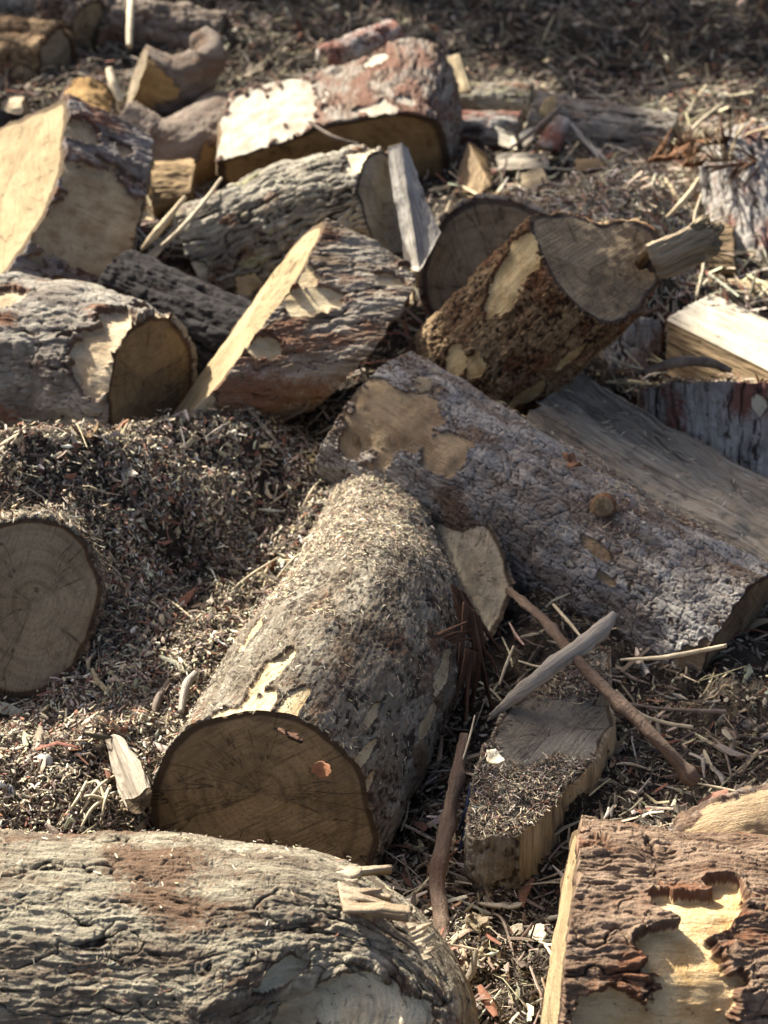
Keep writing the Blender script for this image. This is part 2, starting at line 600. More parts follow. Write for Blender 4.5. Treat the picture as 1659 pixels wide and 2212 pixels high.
def round_log(name, label, cat, pts, rad, mats, bark=('flaky', .008, .03), seed=1, res=None, group=None, irr=.06, lump=.02,
              tilt=((0, 0), (0, 0)), patches=None, sect=None, caps=(1, 1), pith=((.01, .01), (.01, .01)), keep=None,
              ref=None, flare=None, squash=None, holes=(None, None), rim_noise=.004, sect_px=None, ssm=.012):
    """round log: centre line pts (u, v, d), radius in photo px at each point. mats = (bark, cap0, cap1)"""
    C = np.array([P(*p) for p in pts])
    rr = np.array([r * px(p[2]) for r, p in zip(rad, pts)])
    dm = np.mean([p[2] for p in pts])
    res = res or .00115 * dm
    seg = np.linalg.norm(np.diff(C, axis=0), axis=1).sum()
    n = max(12, int(seg / res))
    Q = catmull(np.hstack([C, rr[:, None]]), n) if len(pts) > 2 else polyline(np.hstack([C, rr[:, None]]), n)
    ctr, R = Q[:, :3], Q[:, 3]
    T = nrm(np.gradient(ctr, axis=0))
    Rm = R.mean()
    m = max(40, int(2 * math.pi * Rm / res))
    fr_ = math.radians(105)
    mf = int(2 * fr_ * Rm / res); mb = max(12, int(2 * (math.pi - fr_) * Rm / (res * 2.6)))
    th = np.concatenate([np.linspace(-math.pi, -fr_, mb // 2, endpoint=False), np.linspace(-fr_, fr_, mf, endpoint=False), np.linspace(fr_, math.pi, mb // 2)])
    m = len(th)
    ref = nrm(CAM - ctr.mean(0)) if ref is None else nrm(ref)
    e1 = nrm(ref[None] - T * (T @ ref)[:, None])
    e2 = np.cross(e1, T)
    if sect_px is not None:
        ei = sect_px[0]
        sect = []
        for uu, vv in sect_px[1]:
            q = ray_plane(uu, vv, ctr[ei], T[ei]) - ctr[ei]
            qx, qy = q @ e1[ei], q @ e2[ei]
            sect.append((math.degrees(math.atan2(qy, qx)), math.hypot(qx, qy) / R[ei]))
        sect.sort()
    if sect is not None:
        # custom outline: list of (angle deg, factor)
        A = np.radians([s[0] for s in sect])
        Fv = [s[1] for s in sect]
        A3 = np.concatenate([A - 2 * math.pi, A, A + 2 * math.pi])
        F3 = np.array(Fv * 3)
        base = np.interp(th, A3, F3)
        kk = max(3, int(m * ssm)) | 1
        pad = np.concatenate([base[:-1][-kk:], base, base[1:][:kk]])
        base = np.convolve(pad, np.ones(kk) / kk, 'same')[kk:-kk]
    else:
        base = np.ones(m)
    cs, sn = np.cos(th), np.sin(th)
    u = np.concatenate([[0], np.cumsum(np.linalg.norm(np.diff(ctr, axis=0), axis=1))])
    L0 = np.stack([np.broadcast_to(cs * Rm, (n, m)), np.broadcast_to(sn * Rm, (n, m)), np.broadcast_to(u[:, None], (n, m))], -1)
    fac = base[None] * (1 + irr * fbm(L0 * np.array([1, 1, .35]) / Rm * 1.1, 3, seed + 50))
    off = lump * Rm * 2 * fbm(L0 / Rm * 2.2, 3, seed + 51)
    rad_ = R[:, None] * fac + off
    X, Y = rad_ * cs, rad_ * sn
    if squash: X = X * squash[0]; Y = Y * squash[1]
    tt = np.linspace(0, 1, n)[:, None]
    rim0 = rim_noise * fbm(L0[0] * np.array([45, 45, 0]) + 5, 3, seed + 60)
    rim1 = rim_noise * fbm(L0[0] * np.array([45, 45, 0]) + 9, 3, seed + 61)
    o0 = tilt[0][0] * X[0] + tilt[0][1] * Y[0] + rim0
    o1 = tilt[1][0] * X[-1] + tilt[1][1] * Y[-1] + rim1
    sh = (1 - tt) * o0[None] + tt * o1[None]
    B = ctr[:, None] + X[..., None] * e1[:, None] + Y[..., None] * e2[:, None] + sh[..., None] * T[:, None]
    L = np.stack([X, Y, u[:, None] + sh], -1)
    low = B.reshape(-1, 3)[np.argmin(B[..., 2])]
    cm = B.reshape(-1, 3).mean(0)
    root = thing(name, (cm[0], cm[1], low[2]), label, cat, group)
    add_strip(root, 'bark', B, mats[0], bark[0], seed, bark[1], bark[2], L, False, patches, wrap=True, keep=keep)
    if caps[0]:
        add_cap(root, 'cut_face', B[0, :-1], -nrm(np.cross(e1[0], e2[0])) * np.sign(np.cross(e1[0], e2[0]) @ T[0]), mats[1], seed + 2, res * 1.2, pith=pith[0], keep=(keep + '_cut0') if keep else None, holes=holes[0])
    if caps[1]:
        add_cap(root, 'cut_face', B[-1, :-1], nrm(np.cross(e1[-1], e2[-1])) * np.sign(np.cross(e1[-1], e2[-1]) @ T[-1]), mats[2], seed + 3, res * 1.2, pith=pith[1], keep=(keep + '_cut1') if keep else None, holes=holes[1])
    root_info[name + str(seed)] = dict(B=B, e1=e1, e2=e2, T=T, ctr=ctr, R=R)
    return root


root_info = {}


def block(name, label, cat, runs, mats, seed=1, res=None, group=None, bark=('flaky', .008, .03), patches=None, caps=(1, 1),
          keep=None, lump=.006, rag=(.003, .003), wood_amp=.003, bow=0.0):
    """split block lofted between two outlines. runs: (type, [(start u,v,d), (end u,v,d)] pairs); type 'b' bark, 's' split wood.
    mats: dict with b, s, c0, c1 (or s0, s1 .. for single runs)"""
    allp = [p for r in runs for p in r[1]]
    S = np.array([P(*p[0]) if len(p[0]) == 3 and not isinstance(p[0], np.ndarray) else p[0] for p in allp])
    E = np.array([P(*p[1]) if not isinstance(p[1], np.ndarray) else p[1] for p in allp])
    cs, ce = S.mean(0), E.mean(0)
    ax = nrm(ce - cs)
    dm = ((cs + ce) / 2 - CAM) @ FW
    res = res or .0012 * dm
    length = np.linalg.norm(ce - cs)
    n = max(10, int(length / res))
    ref = nrm(CAM - cs)
    e1, e2 = frame_axis(ax, ref)
    grids, k = [], 0
    nr_ = len(runs)
    firsts = []
    for r in runs:
        firsts.append(k)
        k += len(r[1])
    tot = len(allp)
    for i, r in enumerate(runs):
        a = firsts[i]
        idx = [(a + j) % tot for j in range(len(r[1]) + 1)]
        s, e = S[idx], E[idx]
        ln = max(np.linalg.norm(np.diff(s, axis=0), axis=1).sum(), np.linalg.norm(np.diff(e, axis=0), axis=1).sum())
        m = max(6, int(ln / res))
        f = polyline if r[0].endswith('l') else catmull
        se = f(s, m)
        # same parameters for the end outline
        ee = f(e, m)
        grids.append((r[0], se, ee))
    tt = np.linspace(0, 1, n)[:, None, None]
    cen = (cs + ce) / 2
    base = []
    for ty, se, ee in grids:
        B = se[None] * (1 - tt) + ee[None] * tt
        q = (B - cs)
        L = np.stack([q @ e1, q @ e2, q @ ax], -1)
        out = nrm(B - (cs[None, None] * (1 - tt) + ce[None, None] * tt))
        B = B + out * (lump * fbm(L * 9, 3, seed + 40))[..., None]
        if bow: B = B + (bow * np.sin(np.pi * tt)) * e1
        jag0 = rag[0] * fbm(L[0] * np.array([40, 40, 0]) + 3, 3, seed + 41) * 1.5
        jag1 = rag[1] * fbm(L[-1] * np.array([40, 40, 0]) + 7, 3, seed + 42) * 1.5
        B = B + ((1 - tt[..., 0]) * jag0[None] + tt[..., 0] * jag1[None])[..., None] * ax
        base.append((ty, B, L))
    allB = np.concatenate([b[1].reshape(-1, 3) for b in base])
    cm = allB.mean(0)
    root = thing(name, (cm[0], cm[1], allB[:, 2].min()), label, cat, group)
    cl = (cs + ce) / 2
    for i, (ty, B, L) in enumerate(base):
        N = surf_normals(B)
        outv = B - (cs[None, None] * (1 - tt) + ce[None, None] * tt)
        flip = (N * outv).sum(-1).mean() < 0
        if ty[0] == 'b':
            add_strip(root, 'bark', B, mats['b'], bark[0], seed + i * 3, bark[1], bark[2], L, flip, patches, keep=keep)
        else:
            mt = mats.get('s%d' % i, mats.get('s'))
            add_strip(root, 'split_face', B, mt, 'wood', seed + i * 3, 0, 0, L, flip, None, keep=(keep + '_s') if keep else None, wood_amp=wood_amp)
    l0 = np.concatenate([b[1][0, :-1] for b in base])
    l1 = np.concatenate([b[1][-1, :-1] for b in base])
    if caps[0]: add_cap(root, 'cut_face', l0, -ax, mats.get('c0', mats.get('c')), seed + 21, res * 1.2, keep=(keep + '_cut0') if keep else None, amp=.002)
    if caps[1]: add_cap(root, 'cut_face', l1, ax, mats.get('c1', mats.get('c')), seed + 22, res * 1.2, keep=(keep + '_cut1') if keep else None, amp=.002)
    return root


def tube(name, pts, rad, mat, parent=None, nseg=9, seed=0, rough=.12, label=None, cat=None, group=None, res=.006, knots=()):
    """stick: pts are 3D points"""
    pts = np.asarray(pts, float)
    rad = np.broadcast_to(np.asarray(rad, float), (len(pts),)) if np.ndim(rad) == 0 else np.asarray(rad, float)
    ln = np.linalg.norm(np.diff(pts, axis=0), axis=1).sum()
    n = max(6, int(ln / res))
    Q = catmull(np.hstack([pts, rad[:, None]]), n)
    c, R = Q[:, :3], np.maximum(Q[:, 3], .0004)
    T = nrm(np.gradient(c, axis=0))
    ref = np.array([0.31, .2, .93])
    e1 = nrm(ref[None] - T * (T @ ref)[:, None])
    e2 = np.cross(e1, T)
    th = np.linspace(0, 2 * math.pi, nseg, endpoint=False)
    s = np.linspace(0, ln, n)
    rr = R[:, None] * (1 + .5 * rough * fbm(np.stack([np.broadcast_to(np.cos(th) * 3, (n, nseg)), np.broadcast_to(np.sin(th) * 3, (n, nseg)), np.broadcast_to((s * 90)[:, None], (n, nseg))], -1), 2, seed + 5) + rough * fbm(np.stack([np.broadcast_to(np.cos(th) * 1.5, (n, nseg)), np.broadcast_to(np.sin(th) * 1.5, (n, nseg)), np.broadcast_to((s / (R.mean() * 4))[:, None], (n, nseg))], -1), 3, seed))
    for kf, ka in knots:
        rr = rr * (1 + ka * np.exp(-((s / ln - kf) * ln / (R.mean() * 1.2)) ** 2))[:, None]
    V = c[:, None] + rr[..., None] * (np.cos(th)[None, :, None] * e1[:, None] + np.sin(th)[None, :, None] * e2[:, None])
    L = np.stack([np.broadcast_to(np.cos(th) * R.mean(), (n, nseg)), np.broadcast_to(np.sin(th) * R.mean(), (n, nseg)), np.broadcast_to(s[:, None], (n, nseg))], -1)
    F = grid_faces(n, nseg, True)
    Vf = np.vstack([V.reshape(-1, 3), c[:1], c[-1:]])
    Lf = np.vstack([L.reshape(-1, 3), [[0, 0, 0]], [[0, 0, ln]]])
    j = np.arange(nseg)
    T0 = np.stack([(j + 1) % nseg, j, np.full(nseg, n * nseg)], -1)
    T1 = np.stack([j + (n - 1) * nseg, (j + 1) % nseg + (n - 1) * nseg, np.full(nseg, n * nseg + 1)], -1)
    o = mesh_obj(name, Vf, [F, np.vstack([T0, T1])], mat, parent, {'lc': Lf, 'h': np.ones(len(Vf)), 'bare': -np.ones(len(Vf))})
    if label: tag(o, label, cat, group)
    return o


def fringe(name, base_a, base_b, direction, length, mat, parent=None, fingers=10, per=4, n=16, seed=0, spread=.4, curl=.2, thick=.004,
           start=.25, lenvar=.5, droop=None, taper=.75, label=None, cat=None):
    """a torn fan of fibres, one joined mesh with real thickness"""
    r = np.random.default_rng(seed)
    base_a, base_b, direction = map(lambda a: np.asarray(a, float), (base_a, base_b, direction))
    direction = nrm(direction)
    side = base_b - base_a
    nv = nrm(np.cross(side, direction))
    m = fingers * per
    t = np.linspace(0, 1, n)
    V = np.zeros((n, m, 3))
    for k in range(fingers):
        fl = length * (1 - lenvar * r.random())
        dk = nrm(direction + nrm(side) * (spread * ((k + .5) / fingers - .5) * 2 + r.normal(0, .06)) + nv * r.normal(0, .12))
        ck = nv * r.normal(0, curl) + nrm(side) * r.normal(0, curl * .5)
        c0 = base_a + side * ((k + .5) / fingers)
        for p in range(per):
            o = (p / (per - 1) - .5) * side / fingers
            w = np.where(t < start, 1, (1 - taper * np.clip((t - start) / (1 - start), 0, 1)))
            V[:, k * per + p] = c0 + o * w[:, None] + dk * (t * fl)[:, None] + ck * (t ** 2 * fl)[:, None]
            if droop is not None: V[:, k * per + p] += np.asarray(droop) * (t ** 2 * fl)[:, None]
            V[:, k * per + p] += nv * (thick * .8 * np.sin(p * 2.1 + k))
    V += (fbm(V * 60, 3, seed) * .25 * thick)[..., None] * nv
    F = []
    for i in range(n - 1):
        for j in range(m - 1):
            if j % per == per - 1 and t[i] >= start: continue
            a = i * m + j
            F.append((a, a + 1, a + m + 1, a + m))
    F = np.array(F)
    V1 = V.reshape(-1, 3)
    V2 = V1 - nv * thick
    F2 = F[:, ::-1] + len(V1)
    # stitch the borders
    edges = {}
    for f in F:
        for x, y in ((f[0], f[1]), (f[1], f[2]), (f[2], f[3]), (f[3], f[0])):
            if (y, x) in edges: del edges[(y, x)]
            else: edges[(x, y)] = 1
    S = np.array([(y, x, x + len(V1), y + len(V1)) for x, y in edges])
    L = np.stack([np.broadcast_to((np.arange(m) / m * np.linalg.norm(side))[None], (n, m)), np.zeros((n, m)), np.broadcast_to((t * length)[:, None], (n, m))], -1).reshape(-1, 3)
    Vf = np.vstack([V1, V2])
    o = mesh_obj(name, Vf, [F, F2, S], mat, parent, {'lc': np.vstack([L, L])}, smooth=False)
    if label: tag(o, label, cat)
    return o


def stub(parent, u, v, d, r_px, mat_b, mat_c, seed, length=.03, dirv=None, name='branch_stub'):
    """sawn branch stub standing off the bark, with its own cut face"""
    c = P(u, v, d)
    r = r_px * px(d)
    dv = nrm(dirv if dirv is not None else CAM - c)
    e1, e2 = frame_axis(dv, np.array([0, 0, 1.0]))
    m, n = 40, 12
    th = np.linspace(0, 2 * math.pi, m, endpoint=False)
    B = []
    for i in range(n):
        t = i / (n - 1)
        fl = 1 + .35 * (1 - t) ** 3
        wob = 1 + .09 * fbm(np.stack([np.cos(th) * 2, np.sin(th) * 2, th * 0 + t * .8 + seed], -1), 3, seed)
        B.append(c + dv * (length * (t - .75)) + (r * fl * wob)[:, None] * (np.cos(th)[:, None] * e1 + np.sin(th)[:, None] * e2))
    B = np.array(B)
    L = np.stack([np.broadcast_to(np.cos(th) * r, (n, m)), np.broadcast_to(np.sin(th) * r, (n, m)), np.broadcast_to(np.linspace(0, length, n)[:, None], (n, m))], -1)
    ob = mesh_obj(name, B.reshape(-1, 3), grid_faces(n, m, True), mat_b, parent,
                  {'lc': L.reshape(-1, 3), 'h': np.full(n * m, .7), 'bare': np.full(n * m, -1.0)})
    loop = B[-1]
    cc = loop.mean(0)
    k = np.linspace(.15, 1, 7)
    V = cc + (loop - cc)[None] * k[:, None, None]
    V += dv * ((1 - k[:, None] ** 3) * r * .12)[..., None]
    rim = np.repeat(k[:, None], m, 1).ravel() * .95
    rel = V.reshape(-1, 3) - cc
    L2 = np.stack([rel @ e1, rel @ e2, rel @ e1 * 0], -1)
    cf = mesh_obj('cut_face', np.vstack([V.reshape(-1, 3), cc + dv * r * .12]) - np.asarray(parent.location) + np.asarray(parent.location),
                  [grid_faces(7, m, True), np.stack([np.full(m, 7 * m), np.arange(m), (np.arange(m) + 1) % m], -1)], mat_c, parent,
                  {'lc': np.vstack([L2, [[0, 0, 0]]]), 'rim': np.append(rim, .1)})
    cf.parent = ob
    return ob
# ------------------------------------------------------------------ the ground
GP = [(100, 1060, 3.38), (-250, 1100, 3.5), (330, 1015, 3.66), (450, 985, 3.72), (340, 985, 3.80), (550, 940, 3.84), (700, 890, 3.95), (200, 1010, 3.62), (330, 1200, 3.36), (450, 1250, 3.28), (620, 1130, 3.50),
      (700, 1010, 3.68), (350, 1400, 3.08), (500, 1400, 3.1), (560, 1260, 3.3), (200, 1560, 2.92), (50, 1600, 2.90), (-300, 1600, 2.9), (100, 1750, 2.74), (240, 1790, 2.72), (450, 1860, 2.78), (600, 1880, 2.80), (720, 1870, 2.82), (340, 1830, 2.76), (600, 1960, 2.70), (-300, 1900, 2.6),
      (0, 1540, 3.03), (120, 1520, 3.04), (60, 1535, 3.02), (150, 1490, 3.05), (-40, 1530, 3.02), (-100, 1200, 3.3), (240, 1330, 3.14), (215, 1430, 3.05), (-250, 1350, 3.1), (1150, 1340, 3.26), (1250, 1450, 3.1), (1400, 1580, 2.96), (1560, 1600, 2.90), (1350, 1720, 2.76), (1600, 1700, 2.74),
      (1900, 1700, 2.75), (1100, 1980, 2.6), (1080, 2100, 2.48), (1000, 1750, 2.80), (930, 1700, 2.92), (1030, 1500, 3.1), (1050, 2230, 2.38), (400, 2212, 2.5), (-300, 2212, 2.5), (1900, 2212, 2.42), (1500, 2400, 2.25), (500, 2500, 2.2), (-200, 2600, 2.1), (1200, 2700, 2.05), (2200, 2600, 2.1),
      (820, 800, 4.1), (900, 720, 4.2), (430, 440, 5.0), (330, 540, 4.6), (340, 660, 4.35), (850, 660, 4.35), (560, 520, 4.75), (460, 700, 4.2),
      (1250, 435, 4.26), (1330, 388, 4.34), (1430, 385, 4.48), (1200, 450, 4.4), (1300, 500, 4.2), (1340, 360, 4.95), (1520, 540, 4.6), (1640, 580, 4.6), (1120, 410, 4.85), (1080, 440, 4.75), (1300, 330, 5.35), (1150, 345, 5.3), (1040, 330, 5.4), (1200, 235, 5.75), (1380, 225, 5.85), (1050, 215, 5.9),
      (1480, 590, 4.36), (1420, 800, 3.98), (1390, 940, 3.85), (1560, 1120, 3.72), (1560, 860, 4.02), (1640, 930, 3.95), (1550, 610, 4.4), (1900, 600, 4.2), (1900, 900, 3.8), (1900, 1250, 3.3), (1700, 1500, 2.98),
      (800, 60, 6.3), (1400, 60, 6.4), (560, 60, 6.2), (1600, 200, 5.7), (1580, 300, 5.2), (1900, 300, 5.4), (300, 190, 5.7), (100, 190, 5.7), (50, 40, 6.3), (-300, 300, 5.2), (-400, 600, 4.3), (-300, 100, 6.0),
      (500, -80, 6.9), (1200, -80, 7.0), (0, -80, 6.8), (1700, -60, 6.9)]
GPW = np.array([P(*g) for g in GP])
# the bank that climbs behind the pile
bank = []
for x in np.linspace(-7, 7, 11):
    for y, z in ((8.2, .95), (9.2, 1.5), (10.5, 2.0), (12.5, 2.3), (16, 2.4)):
        bank.append((x, y, z + .1 * math.sin(x * 1.7 + y)))
for x in (-9, -5, -3, 3, 5, 9):
    for y, z in ((0, -.45), (1.2, -.35), (2.5, -.1), (4, .15), (5.5, .3), (7, .55)):
        bank.append((x, y, z))
for x in np.linspace(-2.5, 2.5, 6):
    bank.append((x, .3, -.42)); bank.append((x, -1.5, -.45))
GPW = np.vstack([GPW, np.array(bank)])


RIDGE_A = P(90, 1235, 3.36)
RIDGE_B = P(500, 1075, 3.74)
RIDGE_A[2] = .060
RIDGE_B[2] = -.07


def ground_z(x, y, fine=True):
    x = np.asarray(x, float); y = np.asarray(y, float)
    sh = x.shape
    x = x.ravel(); y = y.ravel()
    num = np.zeros(len(x)); den = np.zeros(len(x))
    for gx, gy, gz in GPW:
        s = .12 + .03 * abs(gy)
        w = 1.0 / ((x - gx) ** 2 + (y - gy) ** 2 + s * s * .25) ** 2.0
        num += w * gz; den += w
    z = num / den
    far = sst(18, 30, np.maximum(np.abs(x), np.maximum(y, -y)))
    z = z * (1 - far) + far * np.where(y > 6, 2.4, -.45)
    # mulch heaped over the buried log
    A, B_ = RIDGE_A, RIDGE_B
    ab = B_[:2] - A[:2]
    tq = np.clip(((x - A[0]) * ab[0] + (y - A[1]) * ab[1]) / (ab @ ab), 0, 1)
    dq = np.hypot(x - A[0] - tq * ab[0], y - A[1] - tq * ab[1])
    zr = A[2] + (B_[2] - A[2]) * tq + .26 * (np.exp(-(dq / .215) ** 2) - .45) - 1.1 * np.maximum(dq - .2, 0)
    z = np.where((dq < .5), np.log(np.exp(np.clip(z, -3, 3) * 26) + np.exp(zr * 26)) / 26, z)
    p = np.stack([x, y, x * 0], -1)
    z = z + .030 * fbm(p * 3.2, 3, 90) + .020 * fbm(p * 9, 3, 91)
    if fine: z = z + .015 * fbm(p * 15, 3, 94) + .012 * fbm(p * 36, 4, 92)
    return z.reshape(sh)


def warped(lo, hi, f0, f1, step, growth=1.16):
    a = list(np.arange(f0, f1, step))
    s, q = step, f1
    while q < hi:
        a.append(q); s *= growth; q += s
    a.append(hi)
    b, s, q = [], step, f0
    while q > lo:
        s *= growth; q -= s
        b.append(max(q, lo))
    return np.array(sorted(set(b + a)))


gx = warped(-60, 60, -1.5, 1.5, .011)
gy = warped(-40, 90, 1.3, 6.6, .012)
GX, GY = np.meshgrid(gx, gy)
GZ = ground_z(GX, GY)


def gz_at(x, y):
    i = np.clip(np.searchsorted(gx, x) - 1, 0, len(gx) - 2)
    j = np.clip(np.searchsorted(gy, y) - 1, 0, len(gy) - 2)
    tx = (x - gx[i]) / (gx[i + 1] - gx[i]); ty = (y - gy[j]) / (gy[j + 1] - gy[j])
    return (GZ[j, i] * (1 - tx) + GZ[j, i + 1] * tx) * (1 - ty) + (GZ[j + 1, i] * (1 - tx) + GZ[j + 1, i + 1] * tx) * ty


t = NT('soil')
co = t.n('ShaderNodeTexCoord').outputs['Object']
n1 = t.noise(co, 9, 6, .65); n2 = t.noise(co, 70, 6, .7); n3 = t.noise(co, 300, 4, .7)
c = t.mix(t.ss(n1, .35, .65), (.060, .046, .034), (.030, .023, .018))
c = t.mix(t.ss(n2, .52, .7, 0, .7), c, (.13, .105, .075))
c = t.mix(t.ss(n3, .55, .75, 0, .5), c, (.2, .165, .12))
SOIL = t.done(c, .95, t.bump(t.math('ADD', n2, n3), .8, .015), .15)
g = mesh_obj('ground', np.stack([GX, GY, GZ], -1).reshape(-1, 3), grid_faces(len(gy), len(gx)), SOIL, None, loc=np.zeros(3))
tag(g, kind='structure')

# ------------------------------------------------------------------ materials in use
GREY = bark_mat('bark_grey_flaky', (.36, .325, .265), (.18, .15, .12), (.028, .020, .015), (.17, .075, .04), .28, moss=(.34, .33, .24), moss_amt=.25)
FRONT = bark_mat('bark_front', (.32, .285, .205), (.155, .12, .085), (.028, .020, .014), (.13, .078, .048), .36, bare_a=(.74, .63, .42), bare_b=(.52, .42, .27), moss=(.36, .315, .24), moss_amt=.25)
PLATE = bark_mat('bark_blue_grey_plates', (.41, .385, .345), (.22, .18, .145), (.070, .047, .034), (.14, .085, .052), .34, bare_a=(.34, .25, .15), bare_b=(.22, .15, .085))
CENT = bark_mat('bark_grey_brown_crumbly', (.31, .275, .21), (.175, .14, .10), (.046, .034, .024), (.14, .078, .044), .2, bare_a=(.62, .50, .30), bare_b=(.40, .29, .16))
RED = bark_mat('bark_red_brown', (.36, .315, .25), (.19, .137, .09), (.050, .028, .019), (.18, .092, .055), .42, bare_a=(.66, .54, .34), bare_b=(.48, .34, .18))
BROWN = bark_mat('bark_warm_brown', (.38, .265, .145), (.19, .118, .062), (.038, .022, .014), (.17, .072, .034), .42, bare_a=(.68, .53, .29), bare_b=(.46, .32, .15))
CORNER = bark_mat('bark_dark_corner', (.29, .205, .14), (.15, .095, .062), (.034, .021, .014), (.18, .078, .04), .36, bare_a=(.70, .52, .29), bare_b=(.50, .31, .13))
SMOOTH = bark_mat('bark_smooth_brown', (.30, .24, .185), (.17, .13, .10), (.07, .05, .037), (.16, .095, .06), .35, bare_a=(.40, .25, .10), bare_b=(.28, .16, .06))
WHITE = bark_mat('bark_red_with_white_wood', (.34, .305, .25), (.17, .115, .08), (.045, .026, .02), (.175, .09, .06), .48, bare_a=(.50, .45, .36), bare_b=(.34, .285, .21))
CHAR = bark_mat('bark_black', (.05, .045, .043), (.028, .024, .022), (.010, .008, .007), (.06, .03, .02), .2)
PALEG = bark_mat('bark_silver', (.46, .425, .375), (.28, .25, .215), (.05, .036, .03), (.20, .075, .05), .35, bare_a=(.72, .64, .46), bare_b=(.6, .5, .33))
RIDGE = bark_mat('bark_ridged_lichen', (.42, .38, .29), (.22, .19, .15), (.03, .024, .018), (.17, .08, .04), .25, bare_a=(.74, .63, .44), bare_b=(.58, .46, .29), moss=(.33, .31, .16), moss_amt=.3)

TOPL = bark_mat('bark_half_stripped', (.30, .27, .25), (.15, .12, .10), (.04, .026, .02), (.19, .085, .05), .4, bare_a=(.46, .36, .22), bare_b=(.29, .195, .11))

C_GREY = cut_mat('cut_grey', (.38, .29, .18), (.25, .175, .10), (.10, .07, .045), .28, .9, .6, rimcol=(.17, .15, .125))
C_DARK = cut_mat('cut_dark_brown', (.25, .18, .105), (.135, .097, .058), (.050, .037, .026), .25, 1.0, .75, rimcol=(.10, .075, .05))
C_OCHRE = cut_mat('cut_ochre', (.36, .235, .105), (.24, .145, .060), (.11, .07, .035), .2, .45, .35)
C_TAN = cut_mat('cut_tan', (.36, .29, .19), (.26, .20, .125), (.10, .075, .05), .3, .6, .35, rimcol=(.2, .11, .05))
C_FRESH = cut_mat('cut_fresh_yellow', (.46, .36, .205), (.36, .265, .14), (.17, .11, .058), .0, 1.0, .5, rimcol=(.5, .36, .19))
C_TOPF = cut_mat('cut_grey_dirty_top', (.25, .225, .18), (.17, .145, .11), (.06, .05, .04), .15, .5, .6, rimcol=(.22, .185, .13))
C_ENDB = cut_mat('cut_end_brown', (.30, .205, .10), (.19, .13, .065), (.09, .06, .035), .2, .5, .5, rimcol=(.2, .11, .05))
C_CENT = cut_mat('cut_brown_sawn', (.36, .255, .14), (.20, .142, .08), (.065, .047, .031), .28, 1.0, .8, rimcol=(.11, .08, .05))
C_STUB = cut_mat('cut_stub', (.38, .28, .16), (.28, .19, .10), (.13, .08, .045), .5, .2, .25)
C_PALE = cut_mat('cut_pale_weathered', (.46, .40, .29), (.34, .285, .20), (.15, .12, .085), .25, .7, .3)

S_FRESH = split_mat('split_fresh', (.78, .63, .36), (.62, .46, .23), (.36, .24, .11), .5, groove=.2)
S_PALE = split_mat('split_pale_fibrous', (.44, .35, .21), (.30, .225, .13), (.10, .075, .05), .75)
S_GREY = split_mat('split_weathered_grey', (.36, .31, .235), (.235, .19, .14), (.060, .045, .033), .85, zs=.03)
S_CHUNK = split_mat('split_ragged_tan', (.42, .33, .20), (.27, .205, .125), (.085, .06, .04), .85)
S_SLAB = split_mat('split_silver', (.40, .37, .32), (.28, .25, .21), (.14, .10, .07), .45)
S_BROWN = split_mat('split_brown', (.26, .18, .095), (.17, .115, .06), (.075, .05, .03), .55)
S_AXE = split_mat('split_bleached', (.64, .57, .43), (.47, .40, .29), (.16, .13, .10), .5, blotch=.5)
S_OCHRE = split_mat('split_ochre', (.33, .225, .11), (.23, .15, .07), (.10, .065, .035), .7)
STICK = bark_mat('stick_red_brown', (.22, .155, .11), (.12, .08, .056), (.05, .034, .025), (.15, .085, .055), .2, rough=.55)
STICKG = split_mat('stick_grey', (.36, .32, .26), (.24, .21, .165), (.08, .065, .05), .6)
STRAW = plain_mat('dry_stem', (.50, .42, .28), (.36, .29, .19), 30)
TWIG = plain_mat('brown_twig', (.20, .15, .11), (.11, .08, .06), 40)
FIB = split_mat('red_bark_fibre', (.24, .125, .07), (.15, .075, .045), (.05, .028, .018), .8)
FIBO = split_mat('orange_bark_fibre', (.40, .19, .085), (.26, .115, .05), (.09, .045, .02), .6)
FIBB = split_mat('brown_fibre', (.40, .31, .20), (.27, .20, .125), (.09, .065, .04), .7)
FIBL = split_mat('bleached_fibre', (.66, .56, .40), (.5, .38, .24), (.2, .12, .07), .7)
FIBP = split_mat('pale_fibre', (.60, .48, .30), (.44, .33, .19), (.18, .12, .07), .6)

# ------------------------------------------------------------------ the logs
# front left: long flaky log
fl = round_log('bark_log', 'long grey flaky log lying across the bottom left corner with a bare cream patch', 'log',
          [(-520, 2120, 2.46), (-100, 2135, 2.40), (400, 2162, 2.37), (630, 2180, 2.34), (772, 2242, 2.28), (818, 2360, 2.2)], [314, 314, 312, 312, 246, 162],
          (FRONT, C_DARK, C_DARK), ('flaky', .0095, .024), 3, res=.0016, tilt=((0, 0), (-.25, .3)), lump=.011, irr=.04,
          patches=[(710, 2140, 95, 1.1), (830, 2200, 90, 1.6), (600, 2110, 45, 1.2), (640, 2190, 90, 1), (900, 2190, 40, 1)], keep='front')

